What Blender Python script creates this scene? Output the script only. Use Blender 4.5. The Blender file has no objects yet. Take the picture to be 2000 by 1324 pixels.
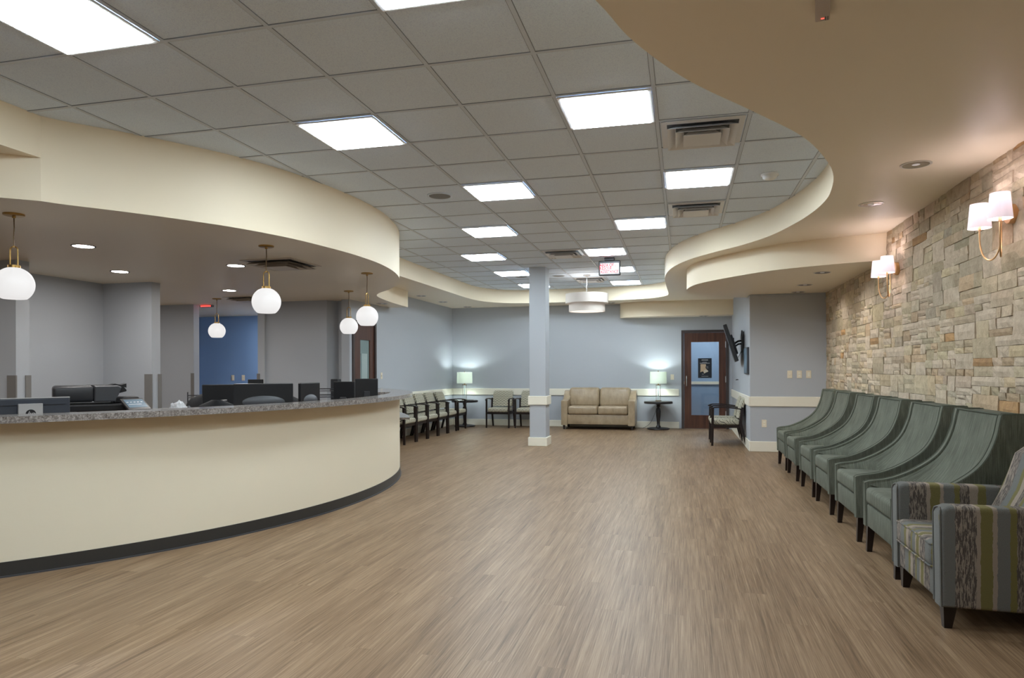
import bpy, bmesh, math, random
from mathutils import Vector, Matrix
from mathutils.geometry import tessellate_polygon
S = bpy.context.scene
COL = S.collection
rnd = random.Random(7)

# ------------------------------------------------------------------ camera, world, exposure
CAM_H = 1.27
cd = bpy.data.cameras.new('camera')
cam = bpy.data.objects.new('camera', cd)
COL.objects.link(cam)
cd.sensor_width = 36.0
cd.lens = 1346.0 / 2000.0 * 36.0
cd.shift_y = (722.0 - 662.0) / 2000.0
cd.clip_start = 0.05
cam.matrix_world = (Matrix.Translation((0, 0, CAM_H)) @ Matrix.Rotation(math.radians(13.94), 4, 'Z')
                    @ Matrix.Rotation(math.radians(90), 4, 'X') @ Matrix.Rotation(math.radians(-0.2), 4, 'Z'))
S.camera = cam
S.view_settings.view_transform = 'Standard'
S.view_settings.look = 'None'
S.view_settings.exposure = 1.42
S.cycles.max_bounces = 14
S.cycles.diffuse_bounces = 9
S.cycles.use_denoising = True
S.view_settings.gamma = 1.0
S.view_settings.use_curve_mapping = False
w = bpy.data.worlds.new('world'); S.world = w; w.use_nodes = True
w.node_tree.nodes['Background'].inputs[0].default_value = (0.75, 0.8, 0.9, 1)
w.node_tree.nodes['Background'].inputs[1].default_value = 0.15

# light levels of the lamps in the room
PANEL = 11.0          # troffer diffusers
GLOBE = .285         # opal globes
CAN = 74.0           # desk downlights
SCONCE_W = 1.15
TABLE_W = 4.0

HC, HS, HL = 2.98, 2.70, 2.41    # tile ceiling, plaster soffit, low soffit

# ------------------------------------------------------------------ materials
def new_mat(name):
    m = bpy.data.materials.new(name); m.use_nodes = True
    return m, m.node_tree.nodes, m.node_tree.links, m.node_tree.nodes['Principled BSDF']

def mat(name, col, rough=0.6, metal=0.0, bump=0.0, bscale=200.0, emit=None, estr=0.0, var=0.0, vscale=8.0):
    m, N, L, B = new_mat(name)
    B.inputs['Base Color'].default_value = (*col, 1)
    B.inputs['Roughness'].default_value = rough
    B.inputs['Metallic'].default_value = metal
    if emit:
        B.inputs['Emission Color'].default_value = (*emit, 1); B.inputs['Emission Strength'].default_value = estr
    if bump or var:
        tc = N.new('ShaderNodeTexCoord')
    if bump:
        n = N.new('ShaderNodeTexNoise'); n.inputs['Scale'].default_value = bscale; n.inputs['Detail'].default_value = 3
        b = N.new('ShaderNodeBump'); b.inputs['Strength'].default_value = bump; b.inputs['Distance'].default_value = 0.002
        L.new(tc.outputs['Object'], n.inputs['Vector']); L.new(n.outputs['Fac'], b.inputs['Height']); L.new(b.outputs[0], B.inputs['Normal'])
    if var:
        n = N.new('ShaderNodeTexNoise'); n.inputs['Scale'].default_value = vscale; n.inputs['Detail'].default_value = 2
        L.new(tc.outputs['Object'], n.inputs['Vector'])
        r = N.new('ShaderNodeValToRGB'); L.new(n.outputs['Fac'], r.inputs[0])
        r.color_ramp.elements[0].position = .3; r.color_ramp.elements[1].position = .7
        r.color_ramp.elements[0].color = (*[c * (1 - var) for c in col], 1); r.color_ramp.elements[1].color = (*[min(1, c * (1 + var)) for c in col], 1)
        L.new(r.outputs[0], B.inputs['Base Color'])
    return m

def emis(name, col, s):
    m, N, L, B = new_mat(name)
    B.inputs['Base Color'].default_value = (.8, .8, .8, 1)
    B.inputs['Emission Color'].default_value = (*col, 1); B.inputs['Emission Strength'].default_value = s
    return m

def math_node(N, L, op, a, b=None, c=None):
    n = N.new('ShaderNodeMath'); n.operation = op
    for i, v in enumerate((a, b, c)):
        if v is None: continue
        if isinstance(v, (int, float)): n.inputs[i].default_value = v
        else: L.new(v, n.inputs[i])
    return n.outputs[0]

def mix_col(N, L, fac, a, b, blend='MIX'):
    n = N.new('ShaderNodeMix'); n.data_type = 'RGBA'; n.blend_type = blend
    if isinstance(fac, (int, float)): n.inputs[0].default_value = fac
    else: L.new(fac, n.inputs[0])
    for i, v in ((6, a), (7, b)):
        if isinstance(v, tuple): n.inputs[i].default_value = (*v, 1)
        else: L.new(v, n.inputs[i])
    return n.outputs[2]

def noise(N, L, vec, scale, detail=3, rough=.5, mapscale=None):
    if mapscale:
        mp = N.new('ShaderNodeMapping'); mp.inputs['Scale'].default_value = mapscale
        L.new(vec, mp.inputs['Vector']); vec = mp.outputs[0]
    n = N.new('ShaderNodeTexNoise'); n.inputs['Scale'].default_value = scale
    n.inputs['Detail'].default_value = detail; n.inputs['Roughness'].default_value = rough
    L.new(vec, n.inputs['Vector']); return n.outputs['Fac']

def ramp(N, L, fac, stops, interp='LINEAR'):
    r = N.new('ShaderNodeValToRGB'); r.color_ramp.interpolation = interp
    e = r.color_ramp.elements
    e[0].position, e[0].color = stops[0][0], (*stops[0][1], 1)
    e[1].position, e[1].color = stops[-1][0], (*stops[-1][1], 1)
    for p, c in stops[1:-1]:
        x = e.new(p); x.color = (*c, 1)
    L.new(fac, r.inputs[0]); return r.outputs[0]

def bump_to(N, L, B, h, strength, dist):
    b = N.new('ShaderNodeBump'); b.inputs['Strength'].default_value = strength; b.inputs['Distance'].default_value = dist
    L.new(h, b.inputs['Height']); L.new(b.outputs[0], B.inputs['Normal'])

M = {}
M['wall'] = mat('blue_grey_paint', (.45, .477, .515), .55, bump=.08, bscale=300)
M['wall_blue'] = mat('deep_blue_paint', (.22, .37, .66), .55, bump=.08, bscale=300)
M['wall_blue2'] = mat('mid_blue_paint', (.30, .42, .60), .55)
M['cream'] = mat('cream_paint', (.90, .79, .60), .55, bump=.06, bscale=300)
M['soffit'] = mat('soffit_paint', (.85, .755, .60), .42, bump=.05, bscale=300)
M['desk_paint'] = mat('desk_front_paint', (.82, .74, .58), .5, bump=.05, bscale=250)
M['trim'] = mat('ivory_trim', (.84, .80, .68), .4)
M['grid'] = mat('ceiling_grid_metal', (.60, .67, .77), .4)
M['gridshadow'] = mat('grid_shadow_line', (.22, .25, .30), .8)
M['panel_frame'] = mat('white_enamel', (.72, .72, .73), .35)
M['panel'] = emis('troffer_diffuser', (.81, .925, 1), PANEL)
M['globe'] = emis('opal_glass_lit', (1, .98, .97), GLOBE); M['globe'].node_tree.nodes['Principled BSDF'].inputs['Base Color'].default_value = (.22, .22, .22, 1)
M['brass'] = mat('aged_brass', (.50, .31, .10), .3, 1.0)
M['rosebrass'] = mat('satin_brass', (.72, .46, .24), .35, 1.0)
M['bronze'] = mat('dark_bronze', (.13, .08, .035), .4, .7)
M['black'] = mat('black_plastic', (.012, .012, .014), .35)
M['black2'] = mat('charcoal_plastic', (.028, .029, .033), .4)
M['dgrey'] = mat('dark_grey_plastic', (.06, .062, .07), .45)
M['navy'] = mat('slate_plastic', (.035, .04, .052), .4)
M['mesh'] = mat('black_mesh_fabric', (.02, .02, .022), .8, bump=.6, bscale=500)
M['silver'] = mat('satin_silver', (.55, .55, .56), .35, .6)
M['chrome'] = mat('polished_chrome', (.75, .75, .76), .12, 1.0)
M['dwood'] = mat('espresso_wood', (.012, .006, .005), .3)
M['dwood2'] = mat('espresso_table_wood', (.016, .013, .013), .35)
M['cove'] = mat('charcoal_vinyl_cove', (.035, .034, .032), .4)
M['guard'] = mat('grey_corner_guard', (.20, .19, .18), .45)
M['white'] = mat('white_plastic', (.75, .75, .74), .35)
M['ivoryp'] = mat('almond_wall_plate', (.78, .70, .55), .35)
M['paper'] = mat('white_paper', (.8, .8, .79), .6)
M['can'] = mat('downlight_reflector', (.35, .30, .26), .18, 1.0)
M['canrim'] = mat('downlight_rim', (.62, .58, .52), .3, .3)
M['canlit'] = emis('downlight_lit', (1, .97, .93), CAN)
M['candim'] = emis('bulb_glass', (1, .93, .85), .8)
M['canlow'] = emis('downlight_low', (1, .93, .85), .04)
M['red'] = mat('red_print', (.75, .02, .03), .5, emit=(.9, .02, .03), estr=.10)
M['redled'] = emis('red_led', (1, .04, .03), .8)
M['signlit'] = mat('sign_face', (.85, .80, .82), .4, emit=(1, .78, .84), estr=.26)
M['fire'] = mat('device_taupe', (.52, .44, .38), .4)
M['frost'] = mat('frosted_glass_green', (.22, .30, .30), .25)
M['glass_reflection'] = mat('pale_reflection', (.36, .45, .45), .5)
M['screen'] = mat('copier_screen', (.10, .14, .18), .2, emit=(.2, .33, .42), estr=.08)
M['clock'] = mat('mid_grey', (.2, .2, .2), .5)
M['poster'] = mat('poster_black', (.008, .012, .02), .35)
M['tan'] = mat('poster_tan', (.55, .40, .26), .5)
M['tan2'] = mat('poster_cream', (.62, .56, .46), .5)
M['artblue'] = mat('canvas_slate', (.10, .16, .22), .5, var=.5, vscale=6)
M['glasslamp'] = mat('lamp_glass', (.45, .55, .55), .05)

def paint_glass():
    m, N, L, B = new_mat('clear_glass')
    N.remove(B)
    t = N.new('ShaderNodeBsdfTransparent'); t.inputs[0].default_value = (.86, .91, .93, 1)
    g = N.new('ShaderNodeBsdfGlossy'); g.inputs['Roughness'].default_value = .05
    x = N.new('ShaderNodeMixShader'); x.inputs[0].default_value = .07
    L.new(t.outputs[0], x.inputs[1]); L.new(g.outputs[0], x.inputs[2]); L.new(x.outputs[0], N['Material Output'].inputs[0])
    return m
M['glass'] = paint_glass()

def shade_mat(name, col, trans, em=0.0):
    m, N, L, B = new_mat(name)
    N.remove(B)
    d = N.new('ShaderNodeBsdfDiffuse'); d.inputs[0].default_value = (*col, 1)
    t = N.new('ShaderNodeBsdfTranslucent'); t.inputs[0].default_value = (*col, 1)
    x = N.new('ShaderNodeMixShader'); x.inputs[0].default_value = trans
    L.new(d.outputs[0], x.inputs[1]); L.new(t.outputs[0], x.inputs[2])
    out = x.outputs[0]
    if em:
        e = N.new('ShaderNodeEmission'); e.inputs[0].default_value = (*col, 1); e.inputs[1].default_value = em
        a = N.new('ShaderNodeAddShader'); L.new(out, a.inputs[0]); L.new(e.outputs[0], a.inputs[1]); out = a.outputs[0]
    L.new(out, N['Material Output'].inputs[0]); return m
M['shade_sconce'] = shade_mat('sconce_linen_shade', (.90, .86, .89), .17, .10)
M['shade_table'] = shade_mat('table_lamp_shade', (.84, .89, .82), .12, .03)
M['shade_drum'] = shade_mat('drum_linen_shade', (.62, .575, .53), .2, .03)
M['drum_diff'] = emis('drum_diffuser', (1, .93, .87), .34)

def floor_mat():
    m, N, L, B = new_mat('vinyl_plank_floor')
    tc = N.new('ShaderNodeTexCoord'); o = tc.outputs['Object']
    mp = N.new('ShaderNodeMapping'); mp.inputs['Rotation'].default_value = (0, 0, math.radians(90)); L.new(o, mp.inputs['Vector'])
    br = N.new('ShaderNodeTexBrick'); L.new(mp.outputs[0], br.inputs['Vector'])
    br.offset = .37; br.inputs['Scale'].default_value = 1.0
    br.inputs['Brick Width'].default_value = 1.22; br.inputs['Row Height'].default_value = .152
    br.inputs['Mortar Size'].default_value = .0009; br.inputs['Mortar Smooth'].default_value = .5
    br.inputs['Color1'].default_value = (0, 0, 0, 1); br.inputs['Color2'].default_value = (1, 1, 1, 1); br.inputs['Mortar'].default_value = (.5, .5, .5, 1)
    # per plank offset of the grain
    cx = N.new('ShaderNodeCombineXYZ'); L.new(math_node(N, L, 'MULTIPLY', br.outputs['Color'], 37.0), cx.inputs[0]); L.new(math_node(N, L, 'MULTIPLY', br.outputs['Color'], 91.0), cx.inputs[1])
    ad = N.new('ShaderNodeVectorMath'); L.new(o, ad.inputs[0]); L.new(cx.outputs[0], ad.inputs[1]); v = ad.outputs[0]
    fine = noise(N, L, v, 1.0, 5, .68, (170, 2.6, 1))
    mid = noise(N, L, v, 1.0, 4, .6, (40, 1.0, 1))
    big = noise(N, L, v, 1.0, 3, .5, (9, .8, 1))
    f = math_node(N, L, 'ADD', math_node(N, L, 'MULTIPLY', fine, .52), math_node(N, L, 'MULTIPLY', mid, .33))
    f = math_node(N, L, 'ADD', f, math_node(N, L, 'MULTIPLY', big, .15))
    f = math_node(N, L, 'ADD', f, math_node(N, L, 'MULTIPLY', math_node(N, L, 'SUBTRACT', br.outputs['Color'], .5), .035))
    c = ramp(N, L, f, [(.36, (.096, .055, .028)), (.455, (.184, .114, .062)), (.53, (.252, .163, .094)), (.63, (.350, .243, .150))])
    c = mix_col(N, L, math_node(N, L, 'MULTIPLY', br.outputs['Fac'], .25), c, (.17, .12, .08))
    L.new(c, B.inputs['Base Color'])
    B.inputs['Roughness'].default_value = .42
    B.inputs['Specular IOR Level'].default_value = .3
    bump_to(N, L, B, fine, .12, .001)
    return m
M['floor'] = floor_mat()

def tile_mat():
    m, N, L, B = new_mat('mineral_ceiling_tile')
    tc = N.new('ShaderNodeTexCoord'); o = tc.outputs['Object']
    n1 = noise(N, L, o, 170, 4, .8)
    n2 = noise(N, L, o, 2.5, 2)
    c = ramp(N, L, n1, [(.30, (.50, .58, .71)), (.46, (.74, .84, .99)), (.62, (.79, .90, 1.0))])
    c = mix_col(N, L, math_node(N, L, 'MULTIPLY', n2, .15), c, (.64, .73, .87))
    L.new(c, B.inputs['Base Color']); B.inputs['Roughness'].default_value = .95
    bump_to(N, L, B, n1, .35, .003)
    return m
M['tile'] = tile_mat()

def granite_mat():
    m, N, L, B = new_mat('grey_laminate_counter')
    o = N.new('ShaderNodeTexCoord').outputs['Object']
    n1 = noise(N, L, o, 90, 5, .75); n2 = noise(N, L, o, 26, 4, .6)
    f = math_node(N, L, 'ADD', math_node(N, L, 'MULTIPLY', n1, .7), math_node(N, L, 'MULTIPLY', n2, .3))
    c = ramp(N, L, f, [(.37, (.07, .058, .05)), (.48, (.20, .175, .16)), (.56, (.33, .30, .28)), (.66, (.48, .45, .42))])
    L.new(c, B.inputs['Base Color']); B.inputs['Roughness'].default_value = .16
    return m
M['granite'] = granite_mat()

def wood_mat(name, a, b, rough=.35, s=(22, 22, 1.2)):
    m, N, L, B = new_mat(name)
    o = N.new('ShaderNodeTexCoord').outputs['Object']
    n1 = noise(N, L, o, 1.0, 5, .6, s)
    c = ramp(N, L, n1, [(.32, a), (.68, b)])
    L.new(c, B.inputs['Base Color']); B.inputs['Roughness'].default_value = rough
    return m
M['doorwood'] = wood_mat('mahogany_door', (.052, .018, .010), (.115, .042, .022))
M['doorframe'] = mat('dark_door_frame', (.05, .035, .032), .4)

def stone_mat():
    m, N, L, B = new_mat('ledge_stone')
    o = N.new('ShaderNodeTexCoord').outputs['Object']
    at = N.new('ShaderNodeAttribute'); at.attribute_name = 'tint'
    n1 = noise(N, L, o, 16, 8, .68); n2 = noise(N, L, o, 70, 5, .7)
    base = ramp(N, L, n1, [(.28, (.47, .375, .27)), (.5, (.61, .505, .38)), (.72, (.74, .635, .495))])
    c = mix_col(N, L, 1.0, base, at.outputs['Color'], 'MULTIPLY')
    c = mix_col(N, L, math_node(N, L, 'MULTIPLY', n2, .22), c, (.30, .25, .19))
    L.new(c, B.inputs['Base Color']); B.inputs['Roughness'].default_value = .9
    h = math_node(N, L, 'ADD', math_node(N, L, 'MULTIPLY', n1, 1.0), math_node(N, L, 'MULTIPLY', n2, .35))
    bump_to(N, L, B, h, .6, .015)
    return m
M['stone'] = stone_mat()
M['mortar'] = mat('stone_joint', (.10, .065, .035), .95)

def green_mat():
    m, N, L, B = new_mat('sage_chenille')
    o = N.new('ShaderNodeTexCoord').outputs['Object']
    na = noise(N, L, o, 1.0, 4, .7, (8, 190, 6)); nb = noise(N, L, o, 1.0, 4, .7, (190, 8, 6))
    sn = N.new('ShaderNodeSeparateXYZ'); L.new(N.new('ShaderNodeTexCoord').outputs['Normal'], sn.inputs[0])
    side_ = math_node(N, L, 'GREATER_THAN', math_node(N, L, 'ABSOLUTE', sn.outputs[1]), .72)
    n1 = math_node(N, L, 'ADD', math_node(N, L, 'MULTIPLY', nb, side_), math_node(N, L, 'MULTIPLY', na, math_node(N, L, 'SUBTRACT', 1.0, side_)))
    n2 = noise(N, L, o, 420, 2, .6)
    n3 = noise(N, L, o, 5, 2, .5)
    f = math_node(N, L, 'ADD', math_node(N, L, 'MULTIPLY', n1, .62), math_node(N, L, 'MULTIPLY', n2, .20))
    f = math_node(N, L, 'ADD', f, math_node(N, L, 'MULTIPLY', n3, .18))
    c = ramp(N, L, f, [(.33, (.062, .067, .050)), (.5, (.126, .135, .106)), (.67, (.225, .236, .192))])
    L.new(c, B.inputs['Base Color']); B.inputs['Roughness'].default_value = .85
    B.inputs['Specular IOR Level'].default_value = .2
    bump_to(N, L, B, f, .35, .002)
    return m
M['green'] = green_mat()
M['green_pipe'] = mat('sage_piping', (.070, .080, .058), .85)

def stripe_mat(name, axis, off, period=.46):
    m, N, L, B = new_mat(name)
    o = N.new('ShaderNodeTexCoord').outputs['Object']
    sx = N.new('ShaderNodeSeparateXYZ'); L.new(o, sx.inputs[0])
    run = (420, 9, 9) if axis == 0 else (9, 420, 9)
    stre = (70, 10, 10) if axis == 0 else (10, 70, 10)
    edge = noise(N, L, o, 1.0, 4, .7, (60, 60, 22))
    streak = noise(N, L, o, 1.0, 5, .75, (150, 22, 22) if axis == 0 else (22, 150, 22))
    weave = noise(N, L, o, 480, 2, .6)
    x = math_node(N, L, 'ADD', sx.outputs[axis], off)
    x = math_node(N, L, 'ADD', x, math_node(N, L, 'MULTIPLY', math_node(N, L, 'SUBTRACT', edge, .5), .022))
    u = math_node(N, L, 'FRACT', math_node(N, L, 'DIVIDE', x, period))
    olive, grey, brown, beige = (.165, .145, .050), (.150, .152, .142), (.082, .068, .060), (.31, .255, .205)
    c = ramp(N, L, u, [(0, olive), (.085, grey), (.235, brown), (.43, beige), (.47, olive), (.58, beige), (.625, grey), (.74, olive), (.80, brown), (.90, beige), (1.0, beige)], 'CONSTANT')
    # streaked bands: brown yarn broken with beige
    inb = ramp(N, L, u, [(0, (0, 0, 0)), (.235, (1, 1, 1)), (.43, (0, 0, 0)), (.80, (.8, .8, .8)), (.90, (0, 0, 0)), (1.0, (0, 0, 0))], 'CONSTANT')
    st = ramp(N, L, streak, [(.50, (0, 0, 0)), (.53, (1, 1, 1))])
    c = mix_col(N, L, math_node(N, L, 'MULTIPLY', inb, st), c, (.29, .245, .20))
    c = mix_col(N, L, .6, c, ramp(N, L, weave, [(.35, (.62, .62, .62)), (.65, (1.25, 1.25, 1.25))]), 'MULTIPLY')
    L.new(c, B.inputs['Base Color']); B.inputs['Roughness'].default_value = .9
    bump_to(N, L, B, weave, .4, .002)
    return m
M['stripe_x'] = stripe_mat('striped_linen_arms', 0, .685)
M['stripe_y'] = stripe_mat('striped_linen_seat', 1, .31, .40)

def pattern_mat(name='wave_pattern_fabric'):
    m, N, L, B = new_mat(name)
    o = N.new('ShaderNodeTexCoord').outputs['Object']
    sx = N.new('ShaderNodeSeparateXYZ'); L.new(o, sx.inputs[0])
    a = math_node(N, L, 'ADD', sx.outputs[0], math_node(N, L, 'MULTIPLY', sx.outputs[1], .35))
    s = math_node(N, L, 'SINE', math_node(N, L, 'MULTIPLY', a, 2 * math.pi / .080))
    s = math_node(N, L, 'MULTIPLY', s, 1.45)
    s = math_node(N, L, 'MINIMUM', math_node(N, L, 'MAXIMUM', s, -1.0), 1.0)
    v = math_node(N, L, 'ADD', sx.outputs[2], sx.outputs[1])
    v = math_node(N, L, 'ADD', v, math_node(N, L, 'MULTIPLY', s, .024))
    def lines(off, q, wd):
        u = math_node(N, L, 'FRACT', math_node(N, L, 'DIVIDE', math_node(N, L, 'ADD', v, 5 + off), q))
        d = math_node(N, L, 'ABSOLUTE', math_node(N, L, 'SUBTRACT', u, .5))
        return math_node(N, L, 'LESS_THAN', d, wd)
    c = mix_col(N, L, math_node(N, L, 'MULTIPLY', lines(.033, .066, .07), .45), (.46, .43, .33), (.25, .24, .19))
    c = mix_col(N, L, lines(.0, .066, .085), c, (.015, .012, .011))
    L.new(c, B.inputs['Base Color']); B.inputs['Roughness'].default_value = .85
    return m
M['pattern'] = pattern_mat()

def leather_mat():
    m, N, L, B = new_mat('taupe_leather')
    o = N.new('ShaderNodeTexCoord').outputs['Object']
    n1 = noise(N, L, o, 1.0, 3, .6, (9, 9, 5)); n2 = noise(N, L, o, 120, 2)
    c = ramp(N, L, n1, [(.3, (.30, .225, .140)), (.7, (.41, .315, .205))])
    L.new(c, B.inputs['Base Color']); B.inputs['Roughness'].default_value = .3
    h = math_node(N, L, 'ADD', n1, math_node(N, L, 'MULTIPLY', n2, .05))
    bump_to(N, L, B, h, .4, .04)
    return m
M['leather'] = leather_mat()

def bag_mat():
    m, N, L, B = new_mat('crumpled_plastic')
    B.inputs['Base Color'].default_value = (.62, .62, .64, 1); B.inputs['Roughness'].default_value = .25
    return m
M['bag'] = bag_mat()

# ------------------------------------------------------------------ geometry helpers
def bm_new(): return bmesh.new()

def add_box(bm, x0, y0, z0, x1, y1, z1, bev=0.0, seg=2):
    vs = [bm.verts.new(p) for p in ((x0, y0, z0), (x1, y0, z0), (x1, y1, z0), (x0, y1, z0), (x0, y0, z1), (x1, y0, z1), (x1, y1, z1), (x0, y1, z1))]
    fs = [bm.faces.new([vs[i] for i in f]) for f in ((0, 3, 2, 1), (4, 5, 6, 7), (0, 1, 5, 4), (1, 2, 6, 5), (2, 3, 7, 6), (3, 0, 4, 7))]
    if bev:
        es = list({e for f in fs for e in f.edges})
        bmesh.ops.bevel(bm, geom=es, offset=bev, segments=seg, profile=.5, affect='EDGES', clamp_overlap=True)
    return vs

def add_taper(bm, c0, s0, c1, s1):
    """a tapered post between centre c0 (half sizes s0) and c1 (s1)"""
    v = []
    for c, s in ((c0, s0), (c1, s1)):
        for dx, dy in ((-1, -1), (1, -1), (1, 1), (-1, 1)):
            v.append(bm.verts.new((c[0] + dx * s[0], c[1] + dy * s[1], c[2])))
    for f in ((3, 2, 1, 0), (4, 5, 6, 7), (0, 1, 5, 4), (1, 2, 6, 5), (2, 3, 7, 6), (3, 0, 4, 7)):
        bm.faces.new([v[i] for i in f])

def add_tube(bm, pts, r, n=10, closed=False):
    pts = [Vector(p) for p in pts]; rings = []
    up = Vector((0, 0, 1)); prev = None
    m = len(pts)
    for i, p in enumerate(pts):
        if closed: t = pts[(i + 1) % m] - pts[(i - 1) % m]
        else: t = pts[min(i + 1, m - 1)] - pts[max(i - 1, 0)]
        t.normalize()
        if prev is None:
            a = up if abs(t.z) < .9 else Vector((1, 0, 0)); u = t.cross(a).normalized()
        else:
            u = (prev - t * prev.dot(t)).normalized()
        prev = u; v = t.cross(u)
        rr = r[i] if isinstance(r, (list, tuple)) else r
        rings.append([bm.verts.new(p + (u * math.cos(2 * math.pi * k / n) + v * math.sin(2 * math.pi * k / n)) * rr) for k in range(n)])
    rg = range(m if closed else m - 1)
    for i in rg:
        a, b = rings[i], rings[(i + 1) % m]
        for k in range(n):
            bm.faces.new((a[k], a[(k + 1) % n], b[(k + 1) % n], b[k]))
    if not closed:
        bm.faces.new(rings[0][::-1]); bm.faces.new(rings[-1])

def add_lathe(bm, prof, c=(0, 0, 0), n=32, cap=True):
    rings = []
    for r, z in prof:
        if r < 1e-6: rings.append([bm.verts.new((c[0], c[1], c[2] + z))])
        else: rings.append([bm.verts.new((c[0] + r * math.cos(2 * math.pi * k / n), c[1] + r * math.sin(2 * math.pi * k / n), c[2] + z)) for k in range(n)])
    for a, b in zip(rings, rings[1:]):
        for k in range(n):
            k2 = (k + 1) % n
            if len(a) == 1 and len(b) == 1: continue
            if len(a) == 1: bm.faces.new((a[0], b[k], b[k2]))
            elif len(b) == 1: bm.faces.new((a[k], a[k2], b[0]))
            else: bm.faces.new((a[k], a[k2], b[k2], b[k]))
    if cap:
        if len(rings[0]) > 1: bm.faces.new(rings[0][::-1])
        if len(rings[-1]) > 1: bm.faces.new(rings[-1])

def add_flat(bm, poly, z):
    vs = [bm.verts.new((p[0], p[1], z)) for p in poly]
    for t in tessellate_polygon([[Vector((p[0], p[1], 0)) for p in poly]]):
        try: bm.faces.new([vs[i] for i in t])
        except ValueError: pass
    return vs

def add_prism(bm, poly, z0, z1):
    a = add_flat(bm, poly, z0); b = add_flat(bm, poly, z1); n = len(poly)
    for i in range(n):
        bm.faces.new((a[i], a[(i + 1) % n], b[(i + 1) % n], b[i]))

def add_side_prism(bm, prof, y0, y1, bev=0.0, seg=2):
    """prof in (x,z), extruded along y"""
    n = len(prof); tris = tessellate_polygon([[Vector((p[0], p[1], 0)) for p in prof]])
    A = [bm.verts.new((p[0], y0, p[1])) for p in prof]; B_ = [bm.verts.new((p[0], y1, p[1])) for p in prof]
    fa = bm.faces.new(A); fb = bm.faces.new(B_[::-1])
    for i in range(n): bm.faces.new((A[i], B_[i], B_[(i + 1) % n], A[(i + 1) % n]))
    if bev:
        es = list(fa.edges) + list(fb.edges)
        bmesh.ops.bevel(bm, geom=es, offset=bev, segments=seg, profile=.5, affect='EDGES', clamp_overlap=True)

def obj(name, bm, m, parent=None, smooth=False, loc=None, kind=None, label=None, angle=40):
    bmesh.ops.recalc_face_normals(bm, faces=bm.faces)
    me = bpy.data.meshes.new(name)
    if smooth:
        for f in bm.faces: f.smooth = True
        ca = math.radians(angle)
        for e in bm.edges:
            if len(e.link_faces) == 2 and e.calc_face_angle(0) > ca: e.smooth = False
    bm.to_mesh(me); bm.free()
    me.materials.append(M[m] if isinstance(m, str) else m)
    o = bpy.data.objects.new(name, me); COL.objects.link(o)
    if parent: o.parent = parent
    if loc: o.location = loc
    if kind: o['kind'] = kind
    if label: o['label'] = label
    return o

def thing(name, label, cat, loc=(0, 0, 0), rz=0.0, group=None):
    o = bpy.data.objects.new(name, None); COL.objects.link(o)
    o.empty_display_size = .1
    o.location = loc; o.rotation_euler = (0, 0, rz); o['label'] = label; o['category'] = cat
    if group: o['group'] = group
    return o

def tag(o, label, cat, group=None):
    o['label'] = label; o['category'] = cat
    if group: o['group'] = group
    return o

def struct(name, bm, m, parent=None, **k): return obj(name, bm, m, parent, kind='structure', **k)

def children(o): return [c for c in bpy.data.objects if c.parent == o]

def dup(root, loc, rz, label, group=None):
    r = root.copy(); COL.objects.link(r); r.location = loc; r.rotation_euler = (0, 0, rz); r['label'] = label
    if group: r['group'] = group
    def rec(src, dst):
        for ch in children(src):
            c = ch.copy(); COL.objects.link(c); c.parent = dst; rec(ch, c)
    rec(root, r)
    return r

def spline(pts, n=8, closed=False):
    """Catmull-Rom through 2-D points"""
    out = []; m = len(pts)
    for i in range(m - 1):
        p0 = pts[max(i - 1, 0)]; p1 = pts[i]; p2 = pts[i + 1]; p3 = pts[min(i + 2, m - 1)]
        for k in range(n):
            t = k / n
            out.append(tuple(.5 * (2 * p1[j] + (p2[j] - p0[j]) * t + (2 * p0[j] - 5 * p1[j] + 4 * p2[j] - p3[j]) * t * t + (3 * p1[j] - p0[j] - 3 * p2[j] + p3[j]) * t ** 3) for j in range(len(p1))))
    out.append(tuple(pts[-1])); return out

def strip(bm, pts, z0, z1, th=0.0):
    """vertical sheet along a plan curve"""
    a = [bm.verts.new((p[0], p[1], z0)) for p in pts]; b = [bm.verts.new((p[0], p[1], z1)) for p in pts]
    for i in range(len(pts) - 1): bm.faces.new((a[i], a[i + 1], b[i + 1], b[i]))

def arc(c, r, a0, a1, n):
    return [(c[0] + r * math.cos(math.radians(a0 + (a1 - a0) * i / n)), c[1] + r * math.sin(math.radians(a0 + (a1 - a0) * i / n))) for i in range(n + 1)]

def text(name, s, size, m, parent, loc, rot, extrude=.001, align='CENTER', shear=0.0, sx=1.0, bold=0.0):
    c = bpy.data.curves.new(name, 'FONT'); c.body = s; c.size = size; c.extrude = extrude; c.align_x = align; c.align_y = 'CENTER'; c.shear = shear; c.offset = bold
    t_ = bpy.data.objects.new(name, c); COL.objects.link(t_)
    bpy.context.view_layer.update()
    me = bpy.data.meshes.new_from_object(t_.evaluated_get(bpy.context.evaluated_depsgraph_get()))
    bpy.data.objects.remove(t_); me.materials.clear(); me.materials.append(M[m])
    o = bpy.data.objects.new(name, me); COL.objects.link(o); o.parent = parent
    o.location = loc; o.rotation_euler = rot; o.scale = (sx, 1, 1); return o

# ------------------------------------------------------------------ ROOM
XR = 2.1; XL = -5.2; YB = 15.2
bm = bm_new(); add_box(bm, -10.5, -4.5, -.1, 2.6, 18.5, 0); struct('floor', bm, 'floor')

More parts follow.
